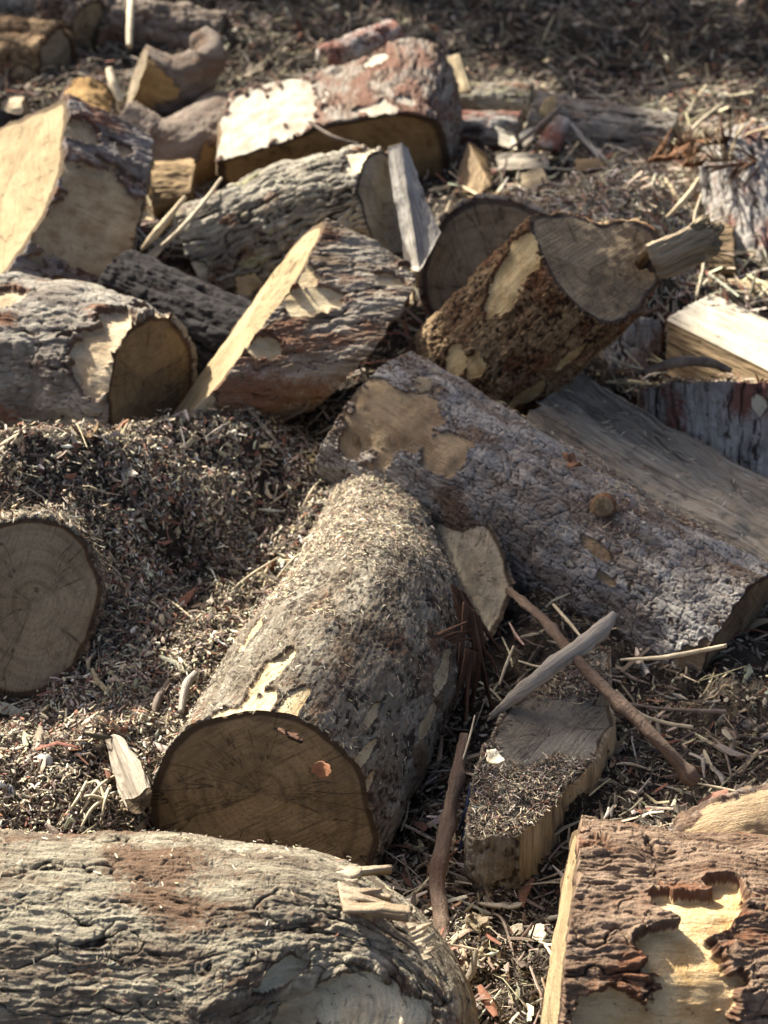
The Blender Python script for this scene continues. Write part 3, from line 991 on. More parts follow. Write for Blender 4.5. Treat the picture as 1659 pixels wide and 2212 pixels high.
# centre: big crumbly log
cl = round_log('bark_log', 'big grey brown log in the middle with a dark sawn face and litter on top', 'log',
          [(560, 1768, 2.72), (700, 1555, 2.94), (795, 1385, 3.15), (822, 1230, 3.40), (855, 1070, 3.66)], [256, 240, 212, 158, 126],
          (CENT, C_CENT, C_DARK), ('crumb', .0042, .0070), 5, res=.0019, lump=.018, tilt=((.24, 0), (0, 0)),
          patches=[(575, 1470, 24, 4), (605, 1440, 20, 3.5), (628, 1530, 24, 3.2), (560, 1560, 30, 2.2), (500, 1590, 40, .7), (800, 1550, 15, 4.5), (782, 1630, 15, 4), (757, 1700, 13, 4), (950, 1470, 20, 4), (930, 1545, 16, 3.5), (548, 1370, 16, 3.5)], keep='cent', pith=((.02, -.02), (0, 0)))
stub(cl, 905, 1625, 2.80, 26, CENT, C_DARK, 4, .03, dirv=RT * .8 + UP * .1 - FW * .5)

# long plated log
ll = round_log('bark_log', 'long grey plated log sloping down to the right, with sawn stubs and a bare patch', 'log',
          [(795, 900, 3.62), (1180, 1135, 3.42), (1595, 1405, 3.22)], [160, 168, 190],
          (PLATE, C_TAN, C_DARK), ('plate', .0058, .0160), 9, res=.0020, lump=.02, tilt=((.12, .10), (-.1, -.1)),
          patches=[(840, 900, 95, 1.1), (960, 985, 48, 1.2), (1285, 1182, 15, 2.6), (1312, 1252, 9, 3.2), (1560, 1430, 40, 1.2), (760, 960, 30, 1)], keep='long')
stub(ll, 782, 953, 3.465, 21, BROWN, C_STUB, 2, .03)
stub(ll, 1303, 1094, 3.205, 22, BROWN, C_STUB, 3, .035)
stub(ll, 905, 840, 3.47, 28, BROWN, C_TAN, 6, .05, dirv=UP * .7 - FW * .7)

# upright leaning log with the heart shaped face
sl = round_log('bark_log', 'brown log standing tilted with a heart shaped grey sawn face and a splintered corner', 'log',
          [(955, 930, 3.98), (1080, 790, 3.80), (1288, 588, 3.50)], [150, 152, 158],
          (BROWN, C_DARK, C_GREY), ('crumb', .008, .010), 12, res=.0022, lump=.018, irr=.03,
          patches=[(1120, 560, 42, 1.9), (1090, 640, 34, 2.0), (1030, 790, 24, 2.0), (1140, 850, 18, 3.5), (1230, 770, 16, 3.0), (990, 780, 30, 1.2)], keep='stand',
          sect_px=(-1, [(1150, 470), (1205, 464), (1262, 474), (1302, 490), (1350, 480), (1395, 490), (1430, 515), (1418, 548), (1402, 572), (1428, 592), (1400, 640), (1362, 680), (1325, 703), (1285, 690),
                        (1240, 655), (1205, 612), (1180, 570), (1162, 530), (1146, 495)]), ssm=.02,
          holes=(None, [(1405, 572, 26, .05), (1378, 575, 12, .02)]))
tmp = block('torn', None, None, [('s', [((1392, 528, 3.47), (1512, 476, 3.50)), ((1406, 566, 3.475), (1524, 512, 3.505)), ((1422, 604, 3.51), (1532, 548, 3.53))]), ('s', [((1444, 596, 3.56), (1545, 540, 3.57)), ((1418, 522, 3.53), (1528, 472, 3.55))])],
            dict(s=FIBB, c0=FIBB, c1=FIBP), 301, res=.0026, rag=(.002, .026), lump=.012, wood_amp=.004, caps=(0, 1))
for ch in list(tmp.children):
    ch.parent = sl
    ch.location = tmp.location - sl.location
    ch.name = 'torn_splinter'
bpy.data.objects.remove(tmp)
for q_ in range(3):
    fringe('splinter_tuft', P(1490 + 6 * q_, 486 + 4 * q_, 3.492 + .02 * q_), P(1512 + 8 * q_, 546 + 3 * q_, 3.512 + .02 * q_), RT * .88 + UP * (.40 - .12 * q_) + FW * .1, .085 + .02 * (q_ == 1), FIBP, sl, 15, 3, 18, 15 + q_, spread=.30, curl=.30, thick=.0028, start=.12, lenvar=.75, taper=.85)
fringe('splinter_tuft', P(1120, 500, 3.54), P(1165, 468, 3.58), -RT * .8 - UP * .3, .035, FIBP, sl, 8, 3, 10, 6, spread=.6, curl=.3, thick=.004, start=.2)

# grey disc end behind it
round_log('bark_log', 'wide log with a smooth grey round face just behind the standing brown log', 'log',
          [(1052, 600, 4.15), (1085, 640, 4.5)], [160, 150], (RED, C_GREY, C_DARK), ('flaky', .008, .03), 15, res=.0036,
          sect_px=(0, [(1010, 440), (960, 470), (935, 530), (918, 570), (915, 620), (935, 690), (975, 740), (1050, 770), (1130, 740), (1180, 680), (1205, 600), (1190, 500), (1150, 448), (1080, 432)]), ssm=.03, lump=.01, irr=.03)

# leaning round with the pale edge
lb = block('split_log', 'short thick log leaning on its side with a bright yellow edge and reddish bark', 'split log',
      [('b', [((703, 478, 3.92), (897, 585, 3.95)), ((655, 580, 3.80), (880, 650, 3.82)), ((560, 722, 3.68), (830, 730, 3.74)), ((455, 850, 3.60), (770, 795, 3.70)), ((372, 942, 3.60), (697, 860, 3.72))]),
       ('s', [((336, 940, 3.66), (640, 880, 3.9)), ((446, 792, 3.77), (700, 780, 4.05)), ((566, 622, 3.91), (800, 640, 4.1)), ((656, 508, 3.96), (870, 570, 4.05))])],
      dict(b=RED, s=S_PALE, c0=C_FRESH, c1=C_DARK), 18, res=.0028, bark=('flaky', .009, .022), lump=.008, rag=(.003, .006),
      patches=[(660, 660, 48, 1.6), (640, 590, 40, 1.0), (840, 610, 26, 1.3), (870, 590, 22, 1), (440, 880, 46, .9), (385, 930, 40, 1), (575, 750, 30, 1.3)], keep='lean')

# left lying log
round_log('bark_log', 'thick grey lichened log at the left edge with a brown end face', 'log',
          [(-420, 770, 4.04), (100, 802, 3.80), (330, 830, 3.67)], [172, 178, 156], (GREY, C_DARK, C_ENDB), ('flaky', .011, .022), 21, res=.003,
          lump=.025, patches=[(210, 750, 62, 1.1), (255, 700, 48, 1.0), (330, 668, 55, .7), (200, 810, 40, 1.0), (20, 650, 40, 1.2)], keep='left')

# top left block
block('split_log', 'big square block at the upper left with a broad sunlit yellow split face', 'split log',
      [('b', [((142, 213, 4.42), (326, 300, 4.52)), ((138, 330, 4.28), (316, 390, 4.40)), ((102, 450, 4.18), (296, 490, 4.30)), ((48, 540, 4.12), (268, 590, 4.24)), ((-20, 612, 4.10), (240, 625, 4.22))]),
       ('s', [((-90, 600, 4.4), (255, 640, 4.45)), ((-120, 420, 4.6), (280, 560, 4.7)), ((-30, 300, 4.64), (318, 430, 4.75)), ((52, 252, 4.56), (335, 318, 4.68))])],
      dict(b=TOPL, s=S_PALE, c0=C_FRESH, c1=S_GREY), 24, res=.0038, bark=('flaky', .010, .035), rag=(.004, .004), lump=.01,
      patches=[(225, 440, 95, 1.3), (190, 520, 90, 1.4), (175, 285, 36, 1.3), (262, 325, 24, .8), (120, 520, 60, 1.0)], keep='topleft')

# top slab round
block('split_log', 'wide slab at the top, white bare wood at its left and ridged bark at right', 'split log',
      [('b', [((470, 352, 4.86), (490, 207, 5.2)), ((570, 318, 4.80), (575, 184, 5.2)), ((690, 274, 4.78), (670, 164, 5.2)), ((790, 252, 4.78), (765, 136, 5.2)), ((865, 247, 4.78), (850, 98, 5.2)), ((925, 256, 4.82), (905, 92, 5.2)), ((962, 290, 4.90), (962, 122, 5.2)), ((972, 385, 5.0), (990, 215, 5.24))]),
       ('s', [((965, 420, 5.05), (985, 330, 5.4)), ((880, 450, 5.0), (880, 380, 5.5)), ((700, 440, 4.98), (700, 370, 5.5)), ((500, 402, 4.95), (500, 320, 5.4))])],
      dict(b=WHITE, s=S_BROWN, c0=C_OCHRE, c1=C_TAN), 27, res=.0042, bark=('furrow', .011, .03), rag=(.006, .005), lump=.012,
      patches=[(560, 260, 125, 1.5), (500, 300, 80, 1.4), (610, 230, 90, 1.5), (640, 215, 40, 1.2), (830, 235, 36, 1.0), (870, 220, 26, 1.0), (790, 240, 30, .6), (810, 130, 32, 1.2), (700, 150, 20, .6)], keep='slab')

# ridged bark log in the gap
jl = round_log('bark_log', 'ridged lichened log below the wide white slab with a pale stub sticking out', 'log',
          [(448, 570, 4.40), (640, 490, 4.34), (842, 440, 4.18)], [126, 128, 122], (RIDGE, C_TAN, C_PALE), ('furrow', .014, .026), 30, res=.0034,
          lump=.03, patches=[(800, 350, 42, 1.2), (840, 340, 40, 1.0), (470, 425, 22, 1.3), (415, 590, 24, 1.0), (450, 680, 30, 1.5), (540, 610, 22, 1.3)], keep='ridge', tilt=((0, 0), (0, 0)))
stub(jl, 722, 428, 4.18, 27, RIDGE, C_PALE, 9, .06, dirv=RT * .15 - UP * .25 - FW)

block('split_slab', 'smooth silver grey slab leaning against the end of the ridged log', 'slab',
      [('sl', [((836, 318, 4.12), (872, 585, 4.02)), ((868, 307, 4.10), (905, 590, 3.96)), ((884, 322, 4.18), (952, 500, 4.0)), ((860, 325, 4.24), (925, 560, 4.12))])],
      dict(s=S_SLAB, c0=C_FRESH, c1=C_DARK), 33, res=.0034, rag=(.002, .004), lump=.008, bow=.02)

# weathered split log behind the long one
block('split_log', 'long weathered split log with grey brown cracked grain lying behind the long plated log', 'split log',
      [('s', [((1243, 806, 3.80), (1800, 1125, 3.46)), ((1185, 858, 3.66), (1740, 1195, 3.30)), ((1132, 915, 3.60), (1690, 1275, 3.24)), ((1110, 990, 3.60), (1650, 1360, 3.24))]),
       ('s', [((1130, 1010, 3.84), (1680, 1350, 3.49)), ((1250, 880, 3.99), (1800, 1180, 3.64))])],
      dict(s=S_GREY, c0=C_TAN, c1=C_TAN), 36, res=.003, rag=(.006, .004), wood_amp=.006, keep='weath', lump=.012)

# standing silver round at the right
round_log('bark_log', 'upright silver barked round at the right edge, its bark furrowed lengthwise', 'log',
          [(1545, 1190, 3.84), (1545, 845, 3.86)], [160, 160], (PALEG, C_DARK, C_TAN), ('furrow', .012, .024), 39, res=.0032, tilt=((0, 0), (0, 0)),
          patches=[(1640, 870, 16, 1.7)], keep='silver')
round_log('bark_log', 'grey brown log standing in the shade between the standing brown log and the silver round', 'log',
          [(1322, 980, 4.05), (1345, 700, 4.1)], [72, 72], (PALEG, C_DARK, C_DARK), ('flaky', .008, .03), 42, res=.0036)
block('split_log', 'squared split block at the right edge with a bleached top and brown front', 'split log',
      [('sl', [((1437, 690, 3.92), (1705, 824, 3.74))]), ('sl', [((1440, 806, 3.88), (1660, 905, 3.72))]), ('sl', [((1545, 760, 4.2), (1790, 860, 4.0))]), ('sl', [((1537, 634, 4.22), (1800, 760, 4.02))])],
      dict(s0=S_BROWN, s1=S_BROWN, s2=S_BROWN, s3=S_AXE, s=S_AXE, c0=C_TAN, c1=C_FRESH), 45, res=.0034, rag=(.004, .003), keep='axe', lump=.005)
block('split_log', 'pale split billet behind the bleached block at the right edge', 'split log',
      [('sl', [((1570, 610, 4.32), (1750, 640, 4.25))]), ('sl', [((1585, 655, 4.28), (1740, 700, 4.2))]), ('sl', [((1600, 640, 4.5), (1750, 680, 4.4))]), ('sl', [((1590, 590, 4.5), (1760, 615, 4.4))])],
      dict(s=S_PALE, c=C_PALE), 46, res=.004, rag=(.006, .003))
round_log('bark_log', 'shaggy grey log at the right edge with torn orange fibres on its top', 'log',
          [(1655, 620, 4.55), (1610, 330, 4.75)], [92, 92], (PALEG, C_DARK, C_OCHRE), ('furrow', .012, .03), 48, res=.004)
for k, (u, v, du) in enumerate(((1440, 330, -.4), (1500, 300, 0), (1570, 300, .3), (1620, 320, .4))):
    pass
block('split_log', 'dark brown chunk in the shade under the shaggy orange topped log', 'split log',
      [('s', [((1470, 490, 4.42), (1580, 500, 4.4)), ((1490, 585, 4.36), (1590, 590, 4.34))]), ('s', [((1530, 560, 4.6), (1610, 570, 4.58)), ((1500, 480, 4.6), (1590, 490, 4.6))])],
      dict(s=S_BROWN, c=C_DARK), 49, res=.0045)

# left log buried in mulch
round_log('bark_log', 'log buried in the mulch at the left edge, only its tan sawn face showing', 'log',
          [(62, 1318, 3.04), (110, 1260, 3.5)], [196, 165], (CENT, C_TAN, C_TAN), ('crumb', .008, .016), 51, res=.003, pith=((.03, 0), (0, 0)),
          sect_px=(0, [(140, 1128), (60, 1112), (-40, 1140), (-110, 1240), (-120, 1400), (-40, 1500), (60, 1515), (130, 1480), (180, 1400), (207, 1310), (195, 1210)]), ssm=.04, keep='bury')

# slab between centre log and long log
block('split_log', 'pale grey weathered chunk wedged between the big middle log and the long plated log', 'split log',
      [('b', [((880, 1190, 3.42), (850, 1180, 3.62)), ((945, 1074, 3.40), (910, 1080, 3.62)), ((1008, 1084, 3.35), (970, 1090, 3.56)), ((1076, 1164, 3.26), (1040, 1170, 3.50))]),
       ('s', [((1106, 1262, 3.20), (1070, 1265, 3.44)), ((1098, 1310, 3.19), (1060, 1315, 3.42)), ((1050, 1392, 3.17), (1020, 1390, 3.37)), ((950, 1440, 3.22), (920, 1440, 3.42)), ((870, 1330, 3.34), (840, 1330, 3.52))])],
      dict(b=CENT, s=S_PALE, c0=C_PALE, c1=C_TAN), 54, res=.0028, bark=('crumb', .006, .015), rag=(.006, .004), keep='wedge')

# low stump piece at the lower right
dn = np.array([-.03, -.04, -.17])
top = [(1022, 1790, 2.62), (1030, 1690, 2.70), (1062, 1580, 2.80), (1110, 1505, 2.87), (1190, 1440, 2.93), (1250, 1400, 2.97), (1322, 1392, 2.96), (1316, 1470, 2.90), (1288, 1518, 2.87),
       (1326, 1516, 2.86), (1328, 1560, 2.82), (1296, 1600, 2.79), (1284, 1650, 2.745), (1222, 1690, 2.72), (1196, 1740, 2.68), (1125, 1798, 2.62), (1070, 1806, 2.61)]
tw = [P(*p) for p in top]
def dnv(i): return np.array([.0, -.02 - .02 * (i > 8), -.17]) * (1 + .1 * math.sin(i * 2.3))
block('split_log', 'low half buried chunk with a dirty grey sawn top and ragged pale split sides', 'split log',
      [('sl', [(tw[i], tw[i] + dnv(i)) for i in range(6, 15)]), ('b', [(tw[i], tw[i] + dnv(i)) for i in (15, 16, 0, 1, 2)]), ('sl', [(tw[i], tw[i] + dnv(i)) for i in range(3, 6)])],
      dict(b=CENT, s=S_CHUNK, c0=C_TOPF, c1=C_DARK), 57, res=.0022, bark=('crumb', .006, .015), rag=(.004, .01), wood_amp=.004, keep='chunk', lump=.012)

# bottom right log
br = block('split_log', 'thick dark barked log at the bottom right corner with a bright yellow cut edge', 'split log',
      [('b', [((1252, 1796, 2.50), (1900, 1862, 2.62)), ((1247, 1840, 2.36), (1900, 1905, 2.44)), ((1238, 1930, 2.25), (1900, 1990, 2.30)), ((1222, 2070, 2.17), (1900, 2110, 2.2)), ((1203, 2240, 2.14), (1900, 2250, 2.16)), ((1190, 2380, 2.18), (1900, 2380, 2.2))]),
       ('s', [((1135, 2380, 2.32), (1850, 2400, 2.5)), ((1158, 2220, 2.42), (1850, 2200, 2.6)), ((1190, 2060, 2.50), (1850, 2050, 2.7)), ((1215, 1900, 2.54), (1870, 1930, 2.7)), ((1234, 1812, 2.55), (1890, 1870, 2.7))])],
      dict(b=CORNER, s=S_PALE, c0=C_FRESH, c1=C_TAN), 60, res=.0017, bark=('flaky', .013, .020), rag=(.003, .003), lump=.012,
      patches=[(1510, 1990, 75, 1.1), (1480, 2080, 85, 1.1), (1490, 2170, 100, 1.1), (1490, 2240, 110, 1.2), (1560, 1940, 45, 1.0), (1440, 1970, 40, 1.0), (1290, 1835, 22, .8), (1330, 2212, 60, 1.5)], keep='corner')
fringe('torn_fibre', P(1575, 1880, 2.36), P(1600, 1890, 2.36), UP * .6 - FW * .5 - RT * .3, .03, FIB, br, 6, 3, 8, 9, spread=.9, curl=.5, thick=.004, start=.2)

round_log('bark_log', 'small log with a cream bare end behind the thick corner log at the lower right', 'log',
          [(1478, 1830, 2.68), (1590, 1800, 2.64), (1800, 1770, 2.70)], [60, 78, 80], (PLATE, C_TAN, C_TAN), ('crumb', .007, .016), 63, res=.0028,
          patches=[(1620, 1775, 70, 1.6), (1560, 1810, 30, 1.5), (1659, 1760, 60, 1.5)], keep='small')
block('wood_chunk', 'small split billet end poking from the soil beside the cream ended log', 'billet',
      [('s', [((1420, 1752, 2.74), (1478, 1720, 2.76)), ((1430, 1795, 2.70), (1498, 1758, 2.72))]), ('s', [((1415, 1800, 2.76), (1490, 1765, 2.80)), ((1400, 1760, 2.80), (1465, 1722, 2.82))])],
      dict(s=S_PALE, c=C_TAN), 64, res=.0028, rag=(.01, .004))
block('wood_chunk', 'brown weathered offcut lying in the mulch left of the big middle log', 'offcut',
      [('s', [((225, 1598, 2.86), (268, 1730, 2.72)), ((262, 1588, 2.85), (326, 1700, 2.72))]), ('s', [((268, 1605, 2.88), (330, 1745, 2.72)), ((232, 1615, 2.88), (282, 1762, 2.71))])],
      dict(s=S_GREY, c0=C_TAN, c1=C_DARK), 66, res=.0026, rag=(.008, .004), wood_amp=.004)

# dark log in the gap behind the left log
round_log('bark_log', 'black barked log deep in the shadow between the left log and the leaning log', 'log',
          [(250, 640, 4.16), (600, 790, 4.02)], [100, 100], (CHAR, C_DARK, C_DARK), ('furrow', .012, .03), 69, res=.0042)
round_log('bark_log', 'smooth brown saddle shaped log between the yellow faced block and the white slab', 'log',
          [(255, 300, 5.18), (330, 345, 5.18), (400, 345, 5.2), (500, 285, 5.35)], [92, 92, 88, 90], (SMOOTH, C_TAN, C_TAN), ('smooth', .006, .03), 72, res=.0042,
          patches=[(365, 395, 45, 1.4), (330, 430, 40, 1.4), (455, 345, 30, 1.0)], lump=.02)
block('split_log', 'ochre split wedge beneath the smooth saddle shaped log', 'split log',
      [('s', [((320, 352, 4.80), (420, 360, 4.84)), ((330, 450, 4.72), (410, 420, 4.76))]), ('s', [((330, 470, 4.9), (420, 450, 4.95)), ((325, 360, 5.0), (420, 350, 5.0))])],
      dict(s=S_OCHRE, c=C_OCHRE), 73, res=.0045)
rl = round_log('bark_log', 'forked brown log standing behind the saddle shaped log with a hooked broken branch', 'log',
          [(295, 170, 5.32), (360, 195, 5.36), (430, 190, 5.5)], [72, 68, 40], (SMOOTH, C_TAN, C_TAN), ('smooth', .006, .03), 75, res=.0046, lump=.02, patches=[(285, 170, 50, 1)])
tube('branch_hook', [P(360, 190, 5.34), P(410, 165, 5.32), P(448, 140, 5.32), P(452, 108, 5.34), P(432, 82, 5.36)], [.10, .075, .065, .055, .045], SMOOTH, rl, 22, 4, .2, res=.01)
round_log('bark_log', 'rounded tan stump top poking up behind the yellow faced block', 'log',
          [(190, 300, 5.15), (190, 200, 5.25)], [66, 48], (SMOOTH, C_TAN, C_OCHRE), ('smooth', .008, .03), 78, res=.0048, lump=.04, patches=[(190, 200, 60, 1.3)])
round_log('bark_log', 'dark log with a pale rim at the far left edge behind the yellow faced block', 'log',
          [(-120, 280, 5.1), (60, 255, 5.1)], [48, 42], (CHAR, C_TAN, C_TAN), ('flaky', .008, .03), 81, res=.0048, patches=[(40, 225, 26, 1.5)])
block('split_log', 'small bright wedge standing at the right end of the white slab', 'split log',
      [('sl', [((956, 128, 5.45), (975, 200, 5.4))]), ('sl', [((992, 116, 5.42), (1016, 195, 5.36))]), ('sl', [((1002, 128, 5.55), (1020, 200, 5.5))]), ('sl', [((965, 138, 5.58), (985, 205, 5.5))])],
      dict(s=S_PALE, c0=C_FRESH, c1=C_TAN), 84, res=.005)
# row of weathered logs at the back right
BR = [
    ('grey cracked log on the upper right, nearest to the bright wedge', [(985, 226, 5.65), (1150, 226, 5.6)], 36, RIDGE, 87, 'flaky'),
    ('pale streaked log lying just below the grey cracked one at the upper right', [(985, 285, 5.35), (1125, 288, 5.3)], 40, PALEG, 90, 'furrow'),
    ('long ribbed grey log at the upper right behind the mulch mound', [(1150, 272, 5.45), (1290, 300, 5.4), (1450, 325, 5.35)], 72, GREY, 93, 'furrow'),
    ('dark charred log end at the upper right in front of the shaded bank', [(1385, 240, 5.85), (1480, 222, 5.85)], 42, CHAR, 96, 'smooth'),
]
for lab, pts, r, m_, sd, bk in BR:
    round_log('bark_log', lab, 'log', pts, [r] * len(pts), (m_, C_TAN, C_TAN), (bk, .010, .03), sd, res=.005)
block('wood_chunk', 'bright orange chip standing upright among the far right logs', 'wood chip',
      [('sl', [((1165, 245, 5.3), (1180, 212, 5.3))]), ('sl', [((1196, 255, 5.28), (1200, 206, 5.28))]), ('sl', [((1182, 256, 5.34), (1190, 208, 5.34))])],
      dict(s=C_FRESH, c=C_FRESH), 99, res=.006)
block('wood_chunk', 'white peeled billet tilted up in front of the ribbed grey log', 'billet',
      [('b', [((1160, 318, 5.02), (1205, 250, 5.1)), ((1195, 325, 5.0), (1226, 262, 5.06))]), ('s', [((1190, 330, 5.1), (1225, 270, 5.15)), ((1165, 325, 5.12), (1208, 258, 5.16))])],
      dict(b=PALEG, s=S_AXE, c=C_PALE), 102, res=.005)
block('wood_board', 'thin grey plank sloping down across the ribbed grey log', 'plank',
      [('sl', [((1215, 252, 5.12), (1330, 365, 4.92))]), ('sl', [((1226, 268, 5.1), (1322, 375, 4.9))]), ('sl', [((1230, 262, 5.16), (1330, 372, 4.95))])],
      dict(s=S_SLAB, c=C_TAN), 105, res=.006)
block('split_log', 'dark triangular chunk in the shade right of the white slab', 'split log',
      [('s', [((1012, 305, 4.95), (980, 410, 4.75)), ((1062, 400, 4.72), (1040, 420, 4.68))]), ('s', [((1050, 330, 5.1), (1040, 430, 4.9))])],
      dict(s=S_BROWN, c=C_OCHRE), 108, res=.005)
block('wood_chunk', 'rounded ochre offcut lying on the litter above the grey disc face', 'offcut',
      [('s', [((1010, 425, 4.55), (1100, 412, 4.55)), ((1020, 440, 4.48), (1110, 425, 4.48))]), ('s', [((1030, 445, 4.6), (1100, 430, 4.6))])],
      dict(s=S_OCHRE, c=C_OCHRE), 111, res=.005)
block('wood_chunk', 'pale round offcut behind the mulch mound at the upper right', 'offcut',
      [('s', [((1125, 372, 4.8), (1170, 360, 4.8)), ((1130, 415, 4.7), (1185, 395, 4.7))]), ('s', [((1150, 420, 4.85), (1190, 395, 4.85))])],
      dict(s=S_PALE, c=C_PALE), 114, res=.005)
EX = [('cream shard lying among the pale streaked logs at the upper right', [((1070, 268, 5.12), (1108, 290, 5.1)), ((1075, 312, 5.08), (1112, 322, 5.06)), ((1090, 300, 5.2), (1120, 305, 5.18))], S_AXE, 'shard'),
      ('small cream shard to the right of the other cream shard', [((1120, 290, 5.06), (1150, 272, 5.08)), ((1128, 318, 5.02), (1155, 300, 5.04)), ((1138, 305, 5.12), (1156, 286, 5.14))], S_AXE, 'shard'),
      ('dark grey block lying in front of the cream shards', [((1075, 330, 5.0), (1180, 322, 5.0)), ((1080, 368, 4.92), (1185, 362, 4.92)), ((1095, 350, 5.1), (1180, 345, 5.1))], S_GREY, 'offcut'),
      ('brown offcut on the crest of the mulch mound', [((1240, 345, 4.95), (1310, 338, 4.95)), ((1245, 372, 4.88), (1315, 362, 4.88)), ((1262, 360, 5.02), (1310, 352, 5.02))], S_BROWN, 'offcut'),
      ('split billet lying flat in shade at the right of the ribbed grey log', [((1440, 262, 5.5), (1560, 250, 5.5)), ((1445, 290, 5.42), (1565, 280, 5.42)), ((1455, 275, 5.6), (1560, 262, 5.6))], S_BROWN, 'billet'),
      ('grey split billet behind the grey cracked log at the upper right', [((1040, 168, 6.05), (1190, 178, 6.0)), ((1045, 196, 5.95), (1195, 204, 5.9)), ((1060, 180, 6.15), (1190, 188, 6.1))], S_GREY, 'billet'),
      ('tan offcut in the gap between the saddle shaped log and the ridged log', [((360, 455, 4.78), (425, 440, 4.8)), ((365, 500, 4.7), (430, 480, 4.72)), ((380, 480, 4.86), (425, 462, 4.88))], S_OCHRE, 'offcut'),
      ('weathered stick of firewood leaning in the gap below the yellow faced block', [((300, 560, 4.3), (395, 470, 4.5)), ((312, 580, 4.26), (405, 490, 4.46)), ((318, 565, 4.36), (402, 476, 4.56))], S_GREY, 'billet')]
for k_, (lab, prs, m_, ct) in enumerate(EX):
    block('wood_chunk', lab, ct, [('sl', [p]) for p in prs], dict(s=m_, c=C_PALE), 150 + k_, res=.005, rag=(.008, .006), lump=.012)
# dim shapes of the top left bank
TL = [('mossy pale root lump in the shade at the top left', [(120, 20, 6.0), (190, 60, 5.95)], [66, 56], SMOOTH, 117, 'crumb'),
      ('dim fibrous log lying in shade at the upper left edge', [(-80, 120, 5.9), (120, 150, 5.8)], [84, 76], BROWN, 120, 'flaky'),
      ('dim brown log lying across the top behind the forked log', [(230, 60, 6.1), (480, 95, 6.1)], [66, 60], SMOOTH, 123, 'furrow'),
      ('grey weathered stick of wood peeping over the top edge of the white slab', [(700, 132, 5.5), (860, 80, 5.6)], [22, 24], PALEG, 126, 'flaky'),
      ('dull log lying at the very top left corner', [(-60, 20, 6.3), (90, 10, 6.3)], [40, 36], GREY, 129, 'flaky')]
for lab, pts, r, m_, sd, bk in TL:
    round_log('bark_log', lab, 'log', pts, r, (m_, C_TAN, C_TAN), (bk, .014, .035), sd, res=.0055, lump=.06)
# ------------------------------------------------------------------ litter
def G(u, v, lift=0.0):
    """the point of the ground seen at this place of the photo"""
    r = nrm(P(u, v, 1.0) - CAM)
    t = np.arange(1.6, 12, .01)
    q = CAM + r * t[:, None]
    k = np.argmax(q[:, 2] < gz_at(q[:, 0], q[:, 1]))
    p = q[k].copy()
    p[2] = gz_at(p[0:1], p[1:2])[0] + lift
    return p


PAL = np.array([(.50, .41, .27), (.38, .31, .21), (.24, .19, .14), (.12, .090, .066), (.060, .046, .036), (.20, .095, .06), (.62, .55, .43), (.30, .26, .20)])


def pieces(name, pos, nor, length, width, thick, colr, mat, tilt=.25, seed=0, lift=.004, prefer=None, bend=.15, label=None):
    r = np.random.default_rng(seed)
    N = len(pos)
    a = nrm(r.normal(size=(N, 3)) if prefer is None else r.normal(size=(N, 3)) * .6 + prefer)
    d = nrm(a - nor * (a * nor).sum(-1, keepdims=True))
    d = nrm(d + nor * r.normal(0, tilt, (N, 1)))
    n2 = nrm(nor - d * (nor * d).sum(-1, keepdims=True))
    s = np.cross(n2, d)
    roll = r.normal(0, .5, (N, 1))
    n3 = n2 * np.cos(roll) + s * np.sin(roll)
    s3 = s * np.cos(roll) - n2 * np.sin(roll)
    c = pos + nor * (np.abs(r.normal(0, lift, (N, 1))) + .001)
    bn = r.normal(0, bend, (N, 1)); bn2 = r.normal(0, bend, (N, 1))
    V = np.zeros((N, 3, 3, 3), np.float32)
    for i, t in enumerate((-.5, 0, .5)):
        wf = (.55, 1.0, .4)[i] * r.uniform(.7, 1.2, (N, 1))
        cc = c + d * (t * length)[:, None] + (n3 * bn + s3 * bn2) * (length * (.25 - t * t))[:, None]
        for j, o in enumerate((-.5, 0, .5)):
            V[:, i, j] = cc + s3 * (o * width)[:, None] * wf + n3 * ((thick if j == 1 else 0 * thick))[:, None]
    base = np.array([(0, 1, 4, 3), (1, 2, 5, 4), (3, 4, 7, 6), (4, 5, 8, 7)])
    F = (np.arange(N)[:, None, None] * 9 + base[None]).reshape(-1, 4)
    C = np.repeat(np.hstack([colr, np.ones((N, 1))])[:, None], 9, 1).reshape(-1, 4)
    o = mesh_obj(name, V.reshape(-1, 3), F, mat, None, {'col': C}, smooth=False, loc=np.zeros(3))
    tag(o, label=label, kind='stuff')
    return o


def pick(r, N, wts):
    wts = np.array(wts, float); wts /= wts.sum()
    c = PAL[r.choice(len(PAL), N, p=wts)] * r.uniform(.85, 1.6, (N, 1))
    return c * (1 + r.normal(0, .05, (N, 3)))


LIT = vcol_mat('litter_bits', .85, .25)
r = np.random.default_rng(5)


def ground_pts(N, y0, y1, wx=.31, pw=1.5):
    # density falls off with the distance
    t = r.random(N)
    a, b = y0 ** (1 - pw), y1 ** (1 - pw)
    y = (a + (b - a) * t) ** (1 / (1 - pw))
    x = r.uniform(-1, 1, N) * (wx * y + .35)
    z = gz_at(x, y)
    e = .012
    n = nrm(np.stack([-(gz_at(x + e, y) - gz_at(x - e, y)) / (2 * e), -(gz_at(x, y + e) - gz_at(x, y - e)) / (2 * e), np.ones(N)], -1))
    return np.stack([x, y, z], -1), n


